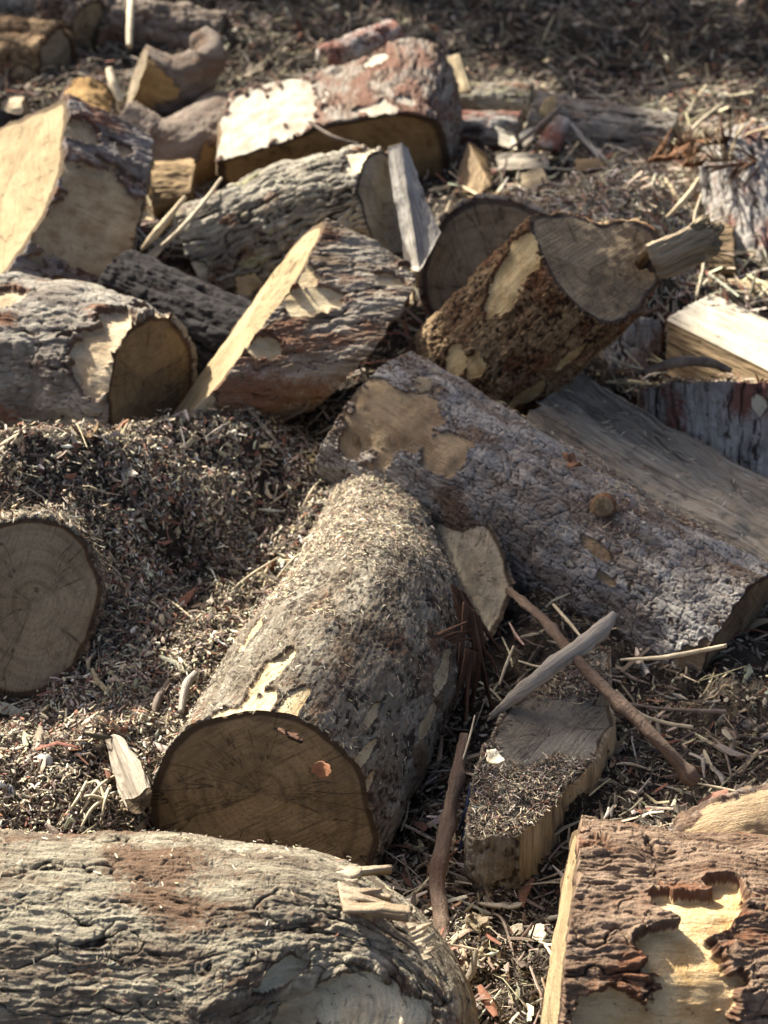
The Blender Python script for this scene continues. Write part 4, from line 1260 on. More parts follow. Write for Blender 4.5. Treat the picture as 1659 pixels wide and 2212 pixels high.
# crumbs, chips, needles, stems on the near ground
for nm, N, l0, l1, w0, w1, th, wts, tl, lf, lab in (
        ('mulch_crumbs', 105000, .004, .014, .0018, .0050, .0014, (2, 3, 4, 5, 5, 1.2, 1.4, 3), .4, .004, 'fine crumbs of chipped wood and bark covering the ground'),
        ('mulch_needles', 44000, .010, .036, .0009, .0019, .0007, (4, 5, 3, 4, 3, 1, 2, 3), .3, .006, 'thin dry needles and fibres strewn over the ground'),
        ('mulch_chips', 26000, .008, .030, .004, .011, .0024, (2, 3, 3, 4, 3, 2.2, 2.0, 3), .4, .006, 'small flat wood chips and bark flakes strewn over the ground'),
        ('mulch_stems', 1500, .05, .15, .0016, .0034, .0016, (6, 4, 3, 2, 1, 1, 3, 2), .12, .010, 'loose straw and twigs lying over the mulch')):
    pos, nor = ground_pts(N, 1.45, 6.2, .30, 1.9)
    k = 1 + .5 * sst(3.6, 5.5, pos[:, 1])
    L_ = r.uniform(l0, l1, N) ** 1.0 * k
    W_ = r.uniform(w0, w1, N) * k
    cc = pick(r, N, wts)
    # the shade of the lower right hollow is put into the litter colour, the mound at the upper right is red bark and straw
    tone = fbm(pos * np.array([6, 6, 0]), 4, 77)
    cc *= (1 + .45 * tone)[:, None]
    keep_ = r.random(N) < np.clip(.62 + .75 * fbm(pos * np.array([9, 9, 0]), 4, 78 + len(nm)), .12, 1)
    shade_tint = sst(.08, .28, pos[:, 0]) * sst(3.4, 3.0, pos[:, 1])
    cc *= (.88 - .42 * shade_tint)[:, None]
    redm = sst(.35, .6, pos[:, 0]) * sst(3.5, 3.8, pos[:, 1])
    sel = r.random(N) < redm * .22
    cc[sel] = np.array([.26, .12, .065]) * r.uniform(.7, 1.3, (sel.sum(), 1))
    pos, nor, L_, W_, cc = pos[keep_], nor[keep_], L_[keep_], W_[keep_], np.clip(cc, .01, .8)[keep_]
    pieces(nm, pos, nor, L_, W_, np.full(len(pos), th), cc, LIT, tl, 3, lf, None, .25, lab)

def local_pts(N, ctrs, sig):
    k_ = r.integers(0, len(ctrs), N)
    xy = np.array([c_[:2] for c_ in ctrs])[k_] + r.normal(0, 1, (N, 2)) * np.array(sig)[k_][:, None]
    x, y = xy[:, 0], xy[:, 1]
    e = .012
    n = nrm(np.stack([-(gz_at(x + e, y) - gz_at(x - e, y)) / (2 * e), -(gz_at(x, y + e) - gz_at(x, y - e)) / (2 * e), np.ones(N)], -1))
    return np.stack([x, y, gz_at(x, y)], -1), n


# the thick fresh mulch of the slope at the left and its ridge
pos, nor = local_pts(68000, [G(250, 1060), G(420, 1030), G(120, 1120), G(350, 1250), G(500, 1200), G(250, 1450), G(420, 1380), G(120, 1600), G(300, 1600), G(600, 1100), G(60, 1720), G(220, 1700)], [.13, .13, .1, .14, .14, .12, .12, .12, .12, .12, .1, .1])
keep_ = r.random(len(pos)) < np.clip(.55 + 1.0 * fbm(pos * np.array([11, 11, 0]), 4, 301), .08, 1)
pos, nor = pos[keep_], nor[keep_]
N = len(pos)
cm_ = pick(r, N, (2.6, 2.6, 2.8, 5, 5, 1.5, 1.0, 2.6)) * (1 + .55 * fbm(pos * np.array([8, 8, 0]), 4, 302))[:, None]
pieces('mulch_slope', pos, nor, r.uniform(.004, .018, N) * np.where(r.random(N) < .1, 1.9, 1), r.uniform(.0014, .0055, N) * np.where(r.random(N) < .1, 1.7, 1), np.full(N, .0018), np.clip(cm_ * .98, .012, .75), LIT, .55, 31, .010, None, .25, 'loose bright wood chips heaped on the slope at the left')
pos, nor = local_pts(1800, [G(250, 1060), G(420, 1030), G(350, 1250), G(500, 1200), G(250, 1450), G(420, 1380), G(180, 1600), G(600, 1100)], [.14, .14, .15, .14, .14, .14, .16, .12])
N = len(pos)
pieces('mulch_flakes', pos, nor, r.uniform(.012, .034, N), r.uniform(.006, .013, N), np.full(N, .002), pick(r, N, (1.5, 3, 4, 5, 3, 3.0, .8, 2)), LIT, .5, 33, .010, None, .5, 'curled bark flakes and leaf scraps on the slope at the left')
pos, nor = local_pts(15000, [G(1330, 420), G(1250, 445), G(1420, 420), G(1480, 400), G(1180, 470)], [.15, .12, .13, .12, .1])
N = len(pos)
cm_ = pick(r, N, (6, 4, 3, 2, 1, 3, 3, 3))
pieces('mulch_mound', pos, nor, r.uniform(.008, .05, N), r.uniform(.002, .008, N), np.full(N, .002), cm_, LIT, .5, 32, .012, None, .25, 'sunlit straw and red bark chips on the mound at the upper right')

pos, nor = local_pts(1500, [G(1150, 335), G(1350, 262), G(1250, 225), G(1090, 390), G(1450, 330), G(430, 470), G(880, 690), G(1500, 600), G(1420, 760), G(300, 560)], [.22, .25, .25, .16, .2, .14, .14, .16, .1, .12])
N = len(pos)
pieces('broken_splinters', pos, nor, r.uniform(.04, .15, N), r.uniform(.004, .014, N), np.full(N, .004), pick(r, N, (4, 3, 3, 2, 1, 2, 3, 4)), LIT, .35, 36, .02, None, .12, 'broken splinters and stalks filling the gaps between the farther logs')
pos, nor = ground_pts(700, 1.6, 5.6, .3, 1.6)
N = len(pos)
pieces('bark_shreds', pos, nor, r.uniform(.03, .085, N), r.uniform(.010, .026, N), np.full(N, .004), pick(r, N, (1, 2, 4, 4, 3, 5, 1, 3)), LIT, .3, 34, .012, None, .5, 'larger torn bark shreds lying on the mulch')

# the bank behind: coarser dead grass, twigs, its deep shade darkened into the colours
pos, nor = ground_pts(26000, 5.0, 9.6, .34, 1.01)
N = len(pos)
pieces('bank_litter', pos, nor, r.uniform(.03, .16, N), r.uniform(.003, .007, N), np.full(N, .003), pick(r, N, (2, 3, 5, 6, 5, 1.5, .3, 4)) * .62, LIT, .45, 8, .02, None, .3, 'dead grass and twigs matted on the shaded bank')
pos, nor = ground_pts(7000, 5.2, 9.4, .34, 1.01)
N = len(pos)
pieces('bank_chips', pos, nor, r.uniform(.02, .06, N), r.uniform(.01, .03, N), np.full(N, .006), pick(r, N, (2, 3, 5, 5, 4, 2.5, 1, 4)) * .65, LIT, .5, 9, .02, None, .2, 'bark flakes and clods on the shaded bank')  # chip colours also darkened to carry the shade of the bank
# wider, thin cover beside and behind the camera frame
pos, nor = ground_pts(17000, 1.1, 8, .9, 1.2)
N = len(pos)
pieces('outer_litter', pos, nor, r.uniform(.02, .09, N), r.uniform(.003, .010, N), np.full(N, .003), pick(r, N, (3, 4, 5, 5, 3, 1, 1, 4)), LIT, .3, 10, .01, None, .2, 'scattered straw and chips around the pile')


def on_log(name, key, N, cond, lens, wid, wts, label, seed, lift=.003, tilt=.3):
    V = np.concatenate([a[0].reshape(-1, 3) for a in SURF[key]])
    Nn = np.concatenate([np.broadcast_to(a[1], a[0].shape).reshape(-1, 3) for a in SURF[key]])
    rr = np.random.default_rng(seed)
    wgt = np.clip(cond(V, Nn), 0, None)
    if wgt.sum() <= 0: return
    idx = rr.choice(len(V), N, p=wgt / wgt.sum())
    p = V[idx] + rr.normal(0, .0025, (N, 3))
    pieces(name, p, nrm(Nn[idx]), rr.uniform(*lens, N), rr.uniform(*wid, N), np.full(N, .0012), pick(rr, N, wts), LIT, tilt, seed, lift, None, .2, label)


def pos_along(V, a, b):
    a, b = P(*a), P(*b)
    return ((V - a) @ (b - a)) / ((b - a) @ (b - a))


ca, cb = (560, 1768, 2.72), (855, 1070, 3.66)
on_log('sawdust_on_log', 'cent', 15000, lambda V, n: sst(.40, .6, n[:, 2]) * sst(.36, .58, pos_along(V, ca, cb) + .16 * fbm(V * 9, 3, 4)) * sst(.62, .40, n @ RT + .25 * fbm(V * 8, 3, 9)), (.004, .016), (.0010, .0026), (3, 4, 4, 3.5, 2, .3, 1.2, 4), 'litter of pale chips and needles coating the top of the big middle log', 21)
on_log('needles_on_log', 'cent', 2600, lambda V, n: sst(.2, .5, n[:, 2]), (.004, .014), (.0008, .0020), (3, 4, 3, 2, 1, 1, 2, 3), 'sparse needles stuck on the bark of the big middle log', 22, .001)
on_log('needles_on_long_log', 'long', 1400, lambda V, n: sst(.3, .7, n[:, 2]) * sst(.0, .5, fbm(V * 6, 3, 2)), (.006, .022), (.0008, .0020), (3, 4, 3, 2, 1, 2, 1, 3), 'needles and dust caught on the long plated log', 23, .002)
on_log('dirt_on_chunk', 'chunk_cut0', 5200, lambda V, n: sst(-.1, .35, fbm(V * 7, 3, 6) + 1.8 * sst(.26, .1, V[:, 0])), (.004, .018), (.001, .0035), (1, 2, 4, 6, 4, 1, .6, 3), 'dark crumbs and needles lying on the low sawn chunk', 24, .002)
on_log('mulch_on_buried_log', 'bury', 2600, lambda V, n: sst(-.1, .4, n[:, 2]), (.006, .026), (.0015, .005), (3, 3, 3, 4, 3, 1.5, 1, 3), 'mulch lying over the rim of the buried log', 28, .008, .5)
on_log('grit_on_front_log', 'front', 900, lambda V, n: sst(.4, .8, n[:, 2]), (.003, .014), (.0008, .002), (3, 4, 3, 2, 1, 1, 2, 3), 'grit and needles on the front log', 25, .001)
on_log('bits_on_block', 'weath_s', 600, lambda V, n: sst(.1, .5, n[:, 2]), (.006, .03), (.001, .004), (4, 4, 3, 2, 1, 1, 2, 3), 'chips lying on the weathered split log', 26, .002)
on_log('chips_on_silver', 'silver_cut1', 700, lambda V, n: n[:, 2] > .3, (.008, .05), (.002, .008), (3, 4, 4, 4, 2, 3, 1, 3), 'debris heaped on the upright silver round', 27, .006)

# ------------------------------------------------------------------ single sticks, twigs and scraps
def stick(name, pts, rads, mat, label, cat, seed=0, **k):
    return tube(name, pts, rads, mat, None, k.pop('nseg', 10), seed, k.pop('rough', .12), label, cat, k.pop('group', None), **k)


stick('branch', [P(1098, 1275, 3.14), P(1170, 1335, 3.0), P(1240, 1418, 2.85), P(1330, 1510, 2.78), P(1420, 1600, 2.74), P(1503, 1690, 2.73)], [.008, .009, .0105, .011, .0115, .0125], STICK,
      'long red brown branch slanting across the grey broken branch', 'branch', 3, rough=.20, knots=((.12, .2), (.33, .35), (.5, .2), (.72, .2), (.97, .35)))
bb = stick('branch', [P(1062, 1548, 2.86), P(1130, 1490, 2.83), P(1200, 1436, 2.84), P(1262, 1392, 2.86), P(1300, 1362, 2.87), P(1328, 1325, 2.88)], [.006, .014, .016, .016, .017, .006], STICKG,
      'grey broken branch with a pointed end lying under the red brown branch', 'branch', 5, rough=.22, knots=((.72, .2),))
stick('branch', [P(1004, 1590, 2.80), P(985, 1690, 2.72), P(962, 1800, 2.66), P(944, 1900, 2.60), P(958, 2010, 2.52), P(978, 2125, 2.46)], [.010, .012, .0135, .0135, .013, .012], STICK,
      'dark brown branch running down the gap right of the big middle log', 'branch', 8, rough=.22, knots=((.2, .35), (.38, .2), (.55, .25), (.8, .25)))
stick('twig', [P(1340, 1425, 2.84), P(1430, 1420, 2.80), P(1500, 1408, 2.78), P(1570, 1394, 2.77)], [.002, .004, .0042, .0035], STRAW, 'straight pale twig sticking out over the foot of the long plated log', 'twig', 1)
stick('twig', [P(1330, 1490, 2.88), P(1380, 1540, 2.86), P(1440, 1562, 2.84), P(1497, 1571, 2.82)], [.002, .0035, .0036, .0035], STRAW, 'curved pale twig just right of the red brown branch', 'twig', 2)
stick('twig', [P(1350, 1518, 2.87), P(1420, 1530, 2.86), P(1500, 1535, 2.84), P(1570, 1538, 2.83)], [.0025, .003, .004, .0042], TWIG, 'thin brown twig with a pale broken tip above the curved pale twig', 'twig', 3)
stick('twig', [P(1195, 1306, 3.2), P(1230, 1345, 3.12), P(1262, 1385, 3.04)], [.003, .0035, .002], STRAW, 'short straw pressed under the foot of the long plated log', 'twig', 4)
stick('twig', [P(1110, 1395, 2.92), P(1092, 1440, 2.91), P(1078, 1480, 2.9)], [.002, .003, .002], STRAW, 'upright bit of straw beside the pale wedged chunk', 'twig', 5)
stick('twig', [P(1120, 1428, 2.9), P(1170, 1440, 2.88), P(1220, 1420, 2.86), P(1262, 1402, 2.85)], [.0018, .0025, .002, .0015], STRAW, 'wavy straw lying above the grey broken branch', 'twig', 6)
stick('twig', [P(682, 940, 3.8), P(715, 922, 3.76), P(760, 897, 3.7)], [.002, .003, .002], STRAW, 'straw standing out of the shaded mulch left of the long log end', 'twig', 7)
stick('twig', [P(590, 915, 3.74), P(640, 895, 3.72), P(662, 878, 3.70), P(675, 845, 3.7)], [.002, .003, .003, .002], TWIG, 'bent twig leaning on the foot of the leaning split log', 'twig', 8)
stick('twig', [P(350, 530, 4.2), P(385, 500, 4.15), P(430, 450, 4.2), P(478, 385, 4.3)], [.004, .006, .006, .004], STRAW, 'long pale stem rising from the gap left of the ridged log', 'twig', 9)
stick('twig', [P(305, 540, 4.25), P(340, 500, 4.22), P(400, 425, 4.25)], [.005, .011, .006], FIBP, 'flat pale splinter in the gap right of the yellow faced block', 'splinter', 10)
stick('twig', [P(665, 262, 4.72), P(720, 296, 4.66), P(775, 312, 4.66)], [.004, .006, .004], TWIG, 'brown twig hanging over the lower rim of the white slab', 'twig', 11)
stick('twig', [P(283, -20, 5.9), P(281, 40, 5.7), P(279, 100, 5.6)], [.011, .013, .010], STRAW, 'pale upright stake in front of the shaded bank at the top', 'stake', 12)
stick('twig', [P(236, 150, 5.25), P(246, 185, 5.22), P(262, 222, 5.2)], [.012, .016, .010], STRAW, 'pale splinter standing against the forked log', 'splinter', 13)
stick('twig', [P(1100, 322, 4.9), P(1150, 285, 4.95), P(1215, 225, 5.1)], [.004, .007, .005], TWIG, 'crooked brown stick among the far logs at the upper right', 'twig', 14)
stick('twig', [P(1480, 300, 4.9), P(1510, 265, 4.95), P(1560, 222, 5.05)], [.004, .006, .003], STRAW, 'bent straw rising beside the shaggy orange topped log', 'twig', 15)
stick('twig', [P(1440, 470, 4.2), P(1480, 430, 4.2), P(1510, 385, 4.25)], [.004, .008, .003], FIBP, 'pale splinter rising behind the torn splintered corner', 'splinter', 16)
stick('twig', [P(1505, 640, 4.1), P(1520, 560, 4.15), P(1500, 480, 4.2), P(1515, 420, 4.25)], [.003, .004, .004, .003], STRAW, 'tall thin stem in the gap right of the splintered corner', 'twig', 17)
stick('twig', [P(1300, 770, 3.7), P(1360, 790, 3.68), P(1400, 800, 3.7)], [.002, .003, .002], STRAW, 'pale straw over the shaded grey brown log', 'twig', 18)
stick('bark_strip', [P(1390, 805, 3.66), P(1450, 785, 3.64), P(1520, 780, 3.64), P(1580, 800, 3.64)], [.006, .012, .012, .006], TWIG, 'curled brown bark strip resting above the upright silver round', 'bark strip', 19, rough=.3)
stick('twig', [P(1210, 795, 3.58), P(1265, 770, 3.54), P(1285, 745, 3.54)], [.003, .006, .002], FIB, 'torn fibre hanging under the standing brown log', 'splinter', 20)

# stick lying by the middle log, stems in a heap
stick('twig', [G(332, 1560, .012), G(345, 1530, .02), G(368, 1490, .015)], [.005, .008, .006], TWIG, 'stubby grey twig half buried left of the middle log', 'twig', 30, rough=.25)
stick('twig', [G(392, 1560, .02), G(405, 1520, .035), G(425, 1488, .03)], [.006, .0085, .006], STICKG, 'smooth tan stick leaning on the left flank of the middle log', 'stick', 31)
for k, (a, b, c_) in enumerate([((160, 1790), (215, 1735), (262, 1690)), ((155, 1745), (200, 1752), (245, 1760)), ((215, 1812), (232, 1760), (240, 1720)), ((170, 1822), (205, 1780), (250, 1735)),
                                ((255, 1745), (290, 1770), (325, 1795)), ((245, 1762), (290, 1745), (330, 1730)), ((120, 1800), (165, 1770), (190, 1715)), ((190, 1700), (215, 1720), (230, 1760))]):
    wd = ['longest of the heap', 'lying nearly level', 'standing almost upright', 'leaning to the right', 'sloping down to the middle log', 'touching the weathered offcut', 'out on the left side', 'forked at the back'][k]
    stick('dry_stem', [G(*a, .008), G(*b, .03), G(*c_, .022)], [.0018, .003, .0022], STRAW, 'dry straw stem above the front log, ' + wd, 'stem', 40 + k, group='heap of dry stems above the front log')
for k, (a, b, c_, lab) in enumerate([
        ((330, 1335), (400, 1262), (470, 1222), 'long thin root arching over the mulch below the ridge'),
        ((590, 1265), (640, 1225), (690, 1190), 'straw lying along the upper left edge of the middle log'),
        ((470, 1310), (540, 1265), (600, 1215), 'pale stem in the middle of the lit mulch slope'),
        ((640, 1135), (672, 1090), (690, 1050), 'short twig by the torn red bark under the long log end'),
        ((480, 1340), (520, 1360), (545, 1410), 'curved dark root poking from the mulch near the middle log'),
        ((80, 1490), (110, 1478), (150, 1470), 'pale straw under the buried log face'),
        ((380, 1165), (410, 1130), (425, 1090), 'brown rootlet hanging off the mulch ridge'),
        ((0, 1540), (30, 1560), (55, 1580), 'thin twig at the left edge below the buried log'),
        ((560, 1110), (610, 1090), (650, 1040), 'bent straw near the top of the mulch slope')]):
    stick('twig', [G(*a, .006), G(*b, .022), G(*c_, .010)], [.0018, .0028, .0018], TWIG if k in (0, 4, 6, 7) else STRAW, lab, 'twig', 60 + k)
# twigs scattered in the shaded hollow
for k, (a, b, c_, lab) in enumerate([
        ((1055, 1980), (1085, 2010), (1110, 2075), 'thin dark twig in the hollow between the two front logs'),
        ((1170, 2040), (1190, 2090), (1210, 2120), 'short pale splinter next to the yellow cut edge'),
        ((1010, 1880), (1045, 1930), (1065, 1985), 'grey twig below the low sawn chunk'),
        ((1525, 1590), (1560, 1640), (1580, 1690), 'brown twig at the right edge of the dark hollow'),
        ((1330, 1660), (1360, 1668), (1410, 1676), 'pale twig beside the foot of the red brown branch'),
        ((1500, 1700), (1560, 1720), (1600, 1722), 'grey twig above the cream ended log')]):
    stick('twig', [G(*a, .006), G(*b, .016), G(*c_, .008)], [.0018, .0026, .0016], TWIG if k in (0, 2, 3) else STRAW, lab, 'twig', 80 + k)
stick('grass_stem', [P(960, 2212, 2.32), P(982, 2175, 2.36), P(985, 2120, 2.4), P(955, 2085, 2.42)], [.0012, .0014, .0014, .001], STRAW, 'looping dry grass stem at the foot of the dark branch', 'stem', 90)
stick('grass_stem', [P(1000, 1640, 2.74), P(1015, 1590, 2.78), P(1026, 1545, 2.8)], [.0014, .0018, .0014], STRAW, 'straight pale stem beside the dark branch in the gap', 'stem', 91)


def flake(name, centre, w, h, thick, mat, label, cat, seed, nor=None, curl=.2, n=14):
    """an uneven chip or scrap with real thickness"""
    nor = nrm(np.array([0, 0, 1.0]) if nor is None else nor)
    e1, e2 = frame_axis(nor, np.array([math.cos(seed * 1.7), math.sin(seed * 1.7), .1]))
    m = 24
    th = np.linspace(0, 2 * math.pi, m, endpoint=False)
    rr = 1 + .35 * fbm(np.stack([np.cos(th) * 1.6, np.sin(th) * 1.6, th * 0 + seed], -1), 3, seed)
    ks = np.linspace(.12, 1, 6)
    X = ks[:, None] * (rr * np.cos(th))[None] * w / 2
    Y = ks[:, None] * (rr * np.sin(th))[None] * h / 2
    Z = curl * (X ** 2) / w * 2 + .12 * thick * 6 * fbm(np.stack([X * 60, Y * 60, X * 0 + seed], -1), 2, seed)
    top = centre + X[..., None] * e1 + Y[..., None] * e2 + (Z + thick)[..., None] * nor
    bot = top - nor * thick
    Vt = np.vstack([top.reshape(-1, 3), top[0].mean(0), bot.reshape(-1, 3), bot[0].mean(0)])
    nn = 6 * m
    j = np.arange(m)
    F = [grid_faces(6, m, True), grid_faces(6, m, True, nn + 1)[:, ::-1],
         np.stack([5 * m + j, 5 * m + (j + 1) % m, 5 * m + (j + 1) % m + nn + 1, 5 * m + j + nn + 1], -1)]
    T = np.vstack([np.stack([np.full(m, nn), (j + 1) % m, j], -1), np.stack([np.full(m, 2 * nn + 1), j + nn + 1, (j + 1) % m + nn + 1], -1)])
    L = np.vstack([np.stack([X, Y, Z], -1).reshape(-1, 3), [[0, 0, 0]]] * 2)
    return tag(mesh_obj(name, Vt, F + [T], mat, None, {'lc': L, 'rim': np.zeros(len(Vt)), 'h': np.full(len(Vt), .8), 'bare': np.full(len(Vt), -1.0)}, smooth=False), label, cat)


PAPER = plain_mat('white_scrap', (.78, .78, .76), (.6, .6, .58), 20, .7, st=(1, 1, 1))
BLUE = plain_mat('blue_plastic', (.045, .065, .12), (.025, .035, .07), 60, .35, .5, st=(1, 1, 1))
STONE = plain_mat('stone', (.42, .40, .36), (.30, .28, .25), 30, .8, st=(1, 1, 1))
LEAF = plain_mat('dead_leaf', (.30, .13, .06), (.2, .09, .045), 50, .6, st=(1, 1, 1))
SPROUT = plain_mat('sprout', (.10, .2, .04), (.07, .15, .03), 50, .6, st=(1, 1, 1))
CHIPW = split_mat('chip_white', (.66, .58, .43), (.5, .42, .29), (.25, .19, .12), .4)
flake('paper_scrap', G(15, 1730, .004), .035, .03, .002, PAPER, 'crumpled white scrap in the mulch at the left edge', 'paper scrap', 3, UP - FW, 1.2)
flake('wood_chip', P(1071, 1642, 2.68), .035, .026, .004, CHIPW, 'pale angular chip lying on the low sawn chunk', 'wood chip', 5, UP * .8 - FW * .5)
flake('wood_chip', P(1232, 1484, 2.84), .013, .012, .003, CHIPW, 'tiny square white chip near the grey broken branch', 'wood chip', 6, UP)
flake('wood_chip', G(1085, 1968, .004), .075, .012, .004, CHIPW, 'long white chip in the hollow between the front logs', 'wood chip', 37, UP - FW * .4, .1)
flake('wood_chip', G(1160, 2030, .006), .034, .030, .004, CHIPW, 'round cream chip near the yellow cut edge', 'wood chip', 8, UP - FW * .6)
flake('wood_chip', G(1030, 2000, .006), .035, .028, .006, C_TAN, 'tan knob of wood beside the dark branch', 'wood chip', 9, UP - FW * .6)
flake('wood_chip', G(1115, 2020, .006), .028, .02, .004, CHIPW, 'small pale chip left of the round cream chip', 'wood chip', 10, UP - FW * .6)
flake('wood_chip', G(1370, 1720, .006), .03, .02, .004, CHIPW, 'pale chip above the small split billet end', 'wood chip', 11, UP - FW * .6)
flake('dead_leaf', G(165, 1625, .004), .045, .03, .0015, LEAF, 'curled red brown leaf in the mulch near the weathered offcut', 'dead leaf', 12, UP - FW * .6, .5)
flake('dead_leaf', P(693, 1660, 2.60), .036, .026, .0015, LEAF, 'orange brown leaf stuck on the rim of the dark sawn face', 'dead leaf', 13, -FW, 1.0)
flake('bark_flake', P(1240, 1008, 3.255), .045, .026, .004, FIB, 'red bark flake lying on the long plated log', 'bark flake', 14, UP - FW * .6, .6)
flake('bark_flake', P(1222, 990, 3.27), .016, .035, .004, FIB, 'small upright red bark flake beside the larger flake', 'bark flake', 15, RT + UP - FW * .3, 1.0)
flake('bark_flake', P(1248, 1255, 3.25), .035, .055, .008, BROWN, 'brown bark plate hanging off the underside of the long plated log', 'bark flake', 16, -FW - UP * .2, .5)
flake('bark_flake', G(190, 955, .008), .06, .03, .005, BROWN, 'brown bark flake in the shade under the lichened left log', 'bark flake', 17, UP - FW * .4, .8)
peb = tube('pebble', [G(92, 1660, -.002), G(97, 1661, .012), G(104, 1662, .010), G(109, 1663, .002)], [.003, .012, .011, .003], STONE, None, 14, 5, .1, 'smooth grey pebble in the mulch above the front log', 'pebble', res=.002)
bl = fringe('plastic_strip', P(1018, 1690, 2.70), P(1032, 1712, 2.68), -UP * .95 - RT * .22, .11, BLUE, None, 4, 4, 16, 31, spread=.06, curl=.12, thick=.003, start=.6, lenvar=.3, label='crumpled dark blue plastic strip beside the dark branch', cat='plastic strip')
sp = fringe('sprout', P(638, 1842, 2.60), P(646, 1842, 2.60), UP * .9 - FW * .3, .014, SPROUT, None, 4, 3, 6, 33, spread=1.2, curl=.5, thick=.0008, start=.1, lenvar=.3, label='tiny green sprout in front of the dark sawn face', cat='sprout')

# torn bark on the middle log
for q_, (au, av, bu, bv, ln, dd) in enumerate([(972, 1262, 998, 1280, .15, (.30, -1)), (1000, 1300, 1032, 1330, .20, (.06, -1)), (1005, 1400, 1036, 1410, .17, (-.14, -1))]):
    fringe('bark_strip', P(au, av, 3.02 - .025 * q_), P(bu, bv, 3.05 - .025 * q_), RT * dd[0] + UP * dd[1], ln, FIB, cl, 6, 4, 30, 141 + q_, spread=.10, curl=.14, thick=.004, start=.45, lenvar=.6, taper=.9)
fringe('bark_strip', P(980, 1390, 2.92), P(940, 1370, 2.92), RT * .9 + UP * .35, .06, FIB, cl, 4, 3, 12, 43, spread=.2, curl=.2, thick=.004, start=.4, lenvar=.4)
fringe('bark_strip', P(560, 1375, 2.98), P(530, 1398, 2.98), RT * .9 + UP * .2, .07, FIB, cl, 4, 3, 12, 44, spread=.15, curl=.15, thick=.005, start=.5, lenvar=.3)
fringe('bark_strip', P(690, 1340, 2.93), P(672, 1370, 2.90), UP * .8 + RT * .3 - FW * .4, .035, FIB, cl, 5, 3, 10, 45, spread=.4, curl=.3, thick=.004, start=.3)
fringe('bark_strip', P(600, 1575, 2.60), P(622, 1592, 2.60), RT * .9 - UP * .4 - FW * .3, .03, FIB, cl, 4, 3, 10, 46, spread=.3, curl=.3, thick=.004, start=.3)
# broken stub of the front log
fringe('splinter_tuft', P(722, 1874, 2.325), P(742, 1962, 2.175), RT * .97 - UP * .12 - FW * .05, .10, FIBL, fl, 11, 5, 18, 51, spread=.10, curl=.16, thick=.006, start=.3, lenvar=.7)
fringe('splinter_tuft', P(868, 1975, 2.22), P(915, 2075, 2.15), RT * .5 + UP * .2, .035, FIBL, fl, 9, 4, 10, 52, spread=.3, curl=.3, thick=.003, start=.3, lenvar=.6)
for k, (u, v, d_) in enumerate([(1425, 330, 4.75), (1475, 296, 4.82), (1530, 285, 4.74), (1560, 330, 4.58), (1600, 292, 4.66), (1625, 335, 4.56), (1500, 340, 4.70)]):
    fringe('torn_fibre', P(u - 26, v + 22, d_), P(u + 26, v + 18, d_ + .02), UP * (.55 - .3 * (k % 3)) + RT * (.5 * (-1) ** k) - FW * .3, .11 + .03 * (k % 2), (FIBO, FIB, FIBO, FIBP)[k % 4], None, 14, 3, 14, 170 + k, spread=.6, curl=.45, thick=.004, start=.15, lenvar=.7,
           label=['first', 'second', 'third', 'fourth', 'fifth', 'sixth', 'seventh'][k] + ' shaggy fibre tuft from the left in the heap at the upper right', cat='torn fibres')
# orange fibres on the shaggy log
for k, (u, v) in enumerate(((1420, 345), (1470, 315), (1530, 300), (1580, 300), (1640, 310))):
    fringe('torn_fibre', G(u, v + 20, .02) if k < 2 else P(u, v + 15, 4.62), (G(u + 45, v + 15, .03) if k < 2 else P(u + 50, v + 12, 4.64)), UP * (.3 + .2 * (k % 2)) + RT * (.6 - .5 * (k % 3)) - FW * .3, .10,
           FIB if k % 2 == 0 else FIBP, None, 9, 3, 12, 70 + k, spread=.7, curl=.5, thick=.006, start=.2, lenvar=.6, label=['torn orange bark fibres at the left foot of the shaggy log', 'pale torn fibres between the splintered corner and the shaggy log', 'orange fibre tuft on the left shoulder of the shaggy log', 'pale fibre tuft on top of the shaggy log', 'orange fibre tuft at the right edge on the shaggy log'][k], cat='torn fibres')
# ------------------------------------------------------------------ trees beyond the left of the frame that throw the shade
LEAFM = plain_mat('tree_leaves', (.07, .10, .035), (.045, .07, .022), 20, .6, st=(1, 1, 1))
TRUNK = plain_mat('tree_bark', (.20, .16, .12), (.11, .085, .065), 18)
Sd = nrm(np.array(SUN))


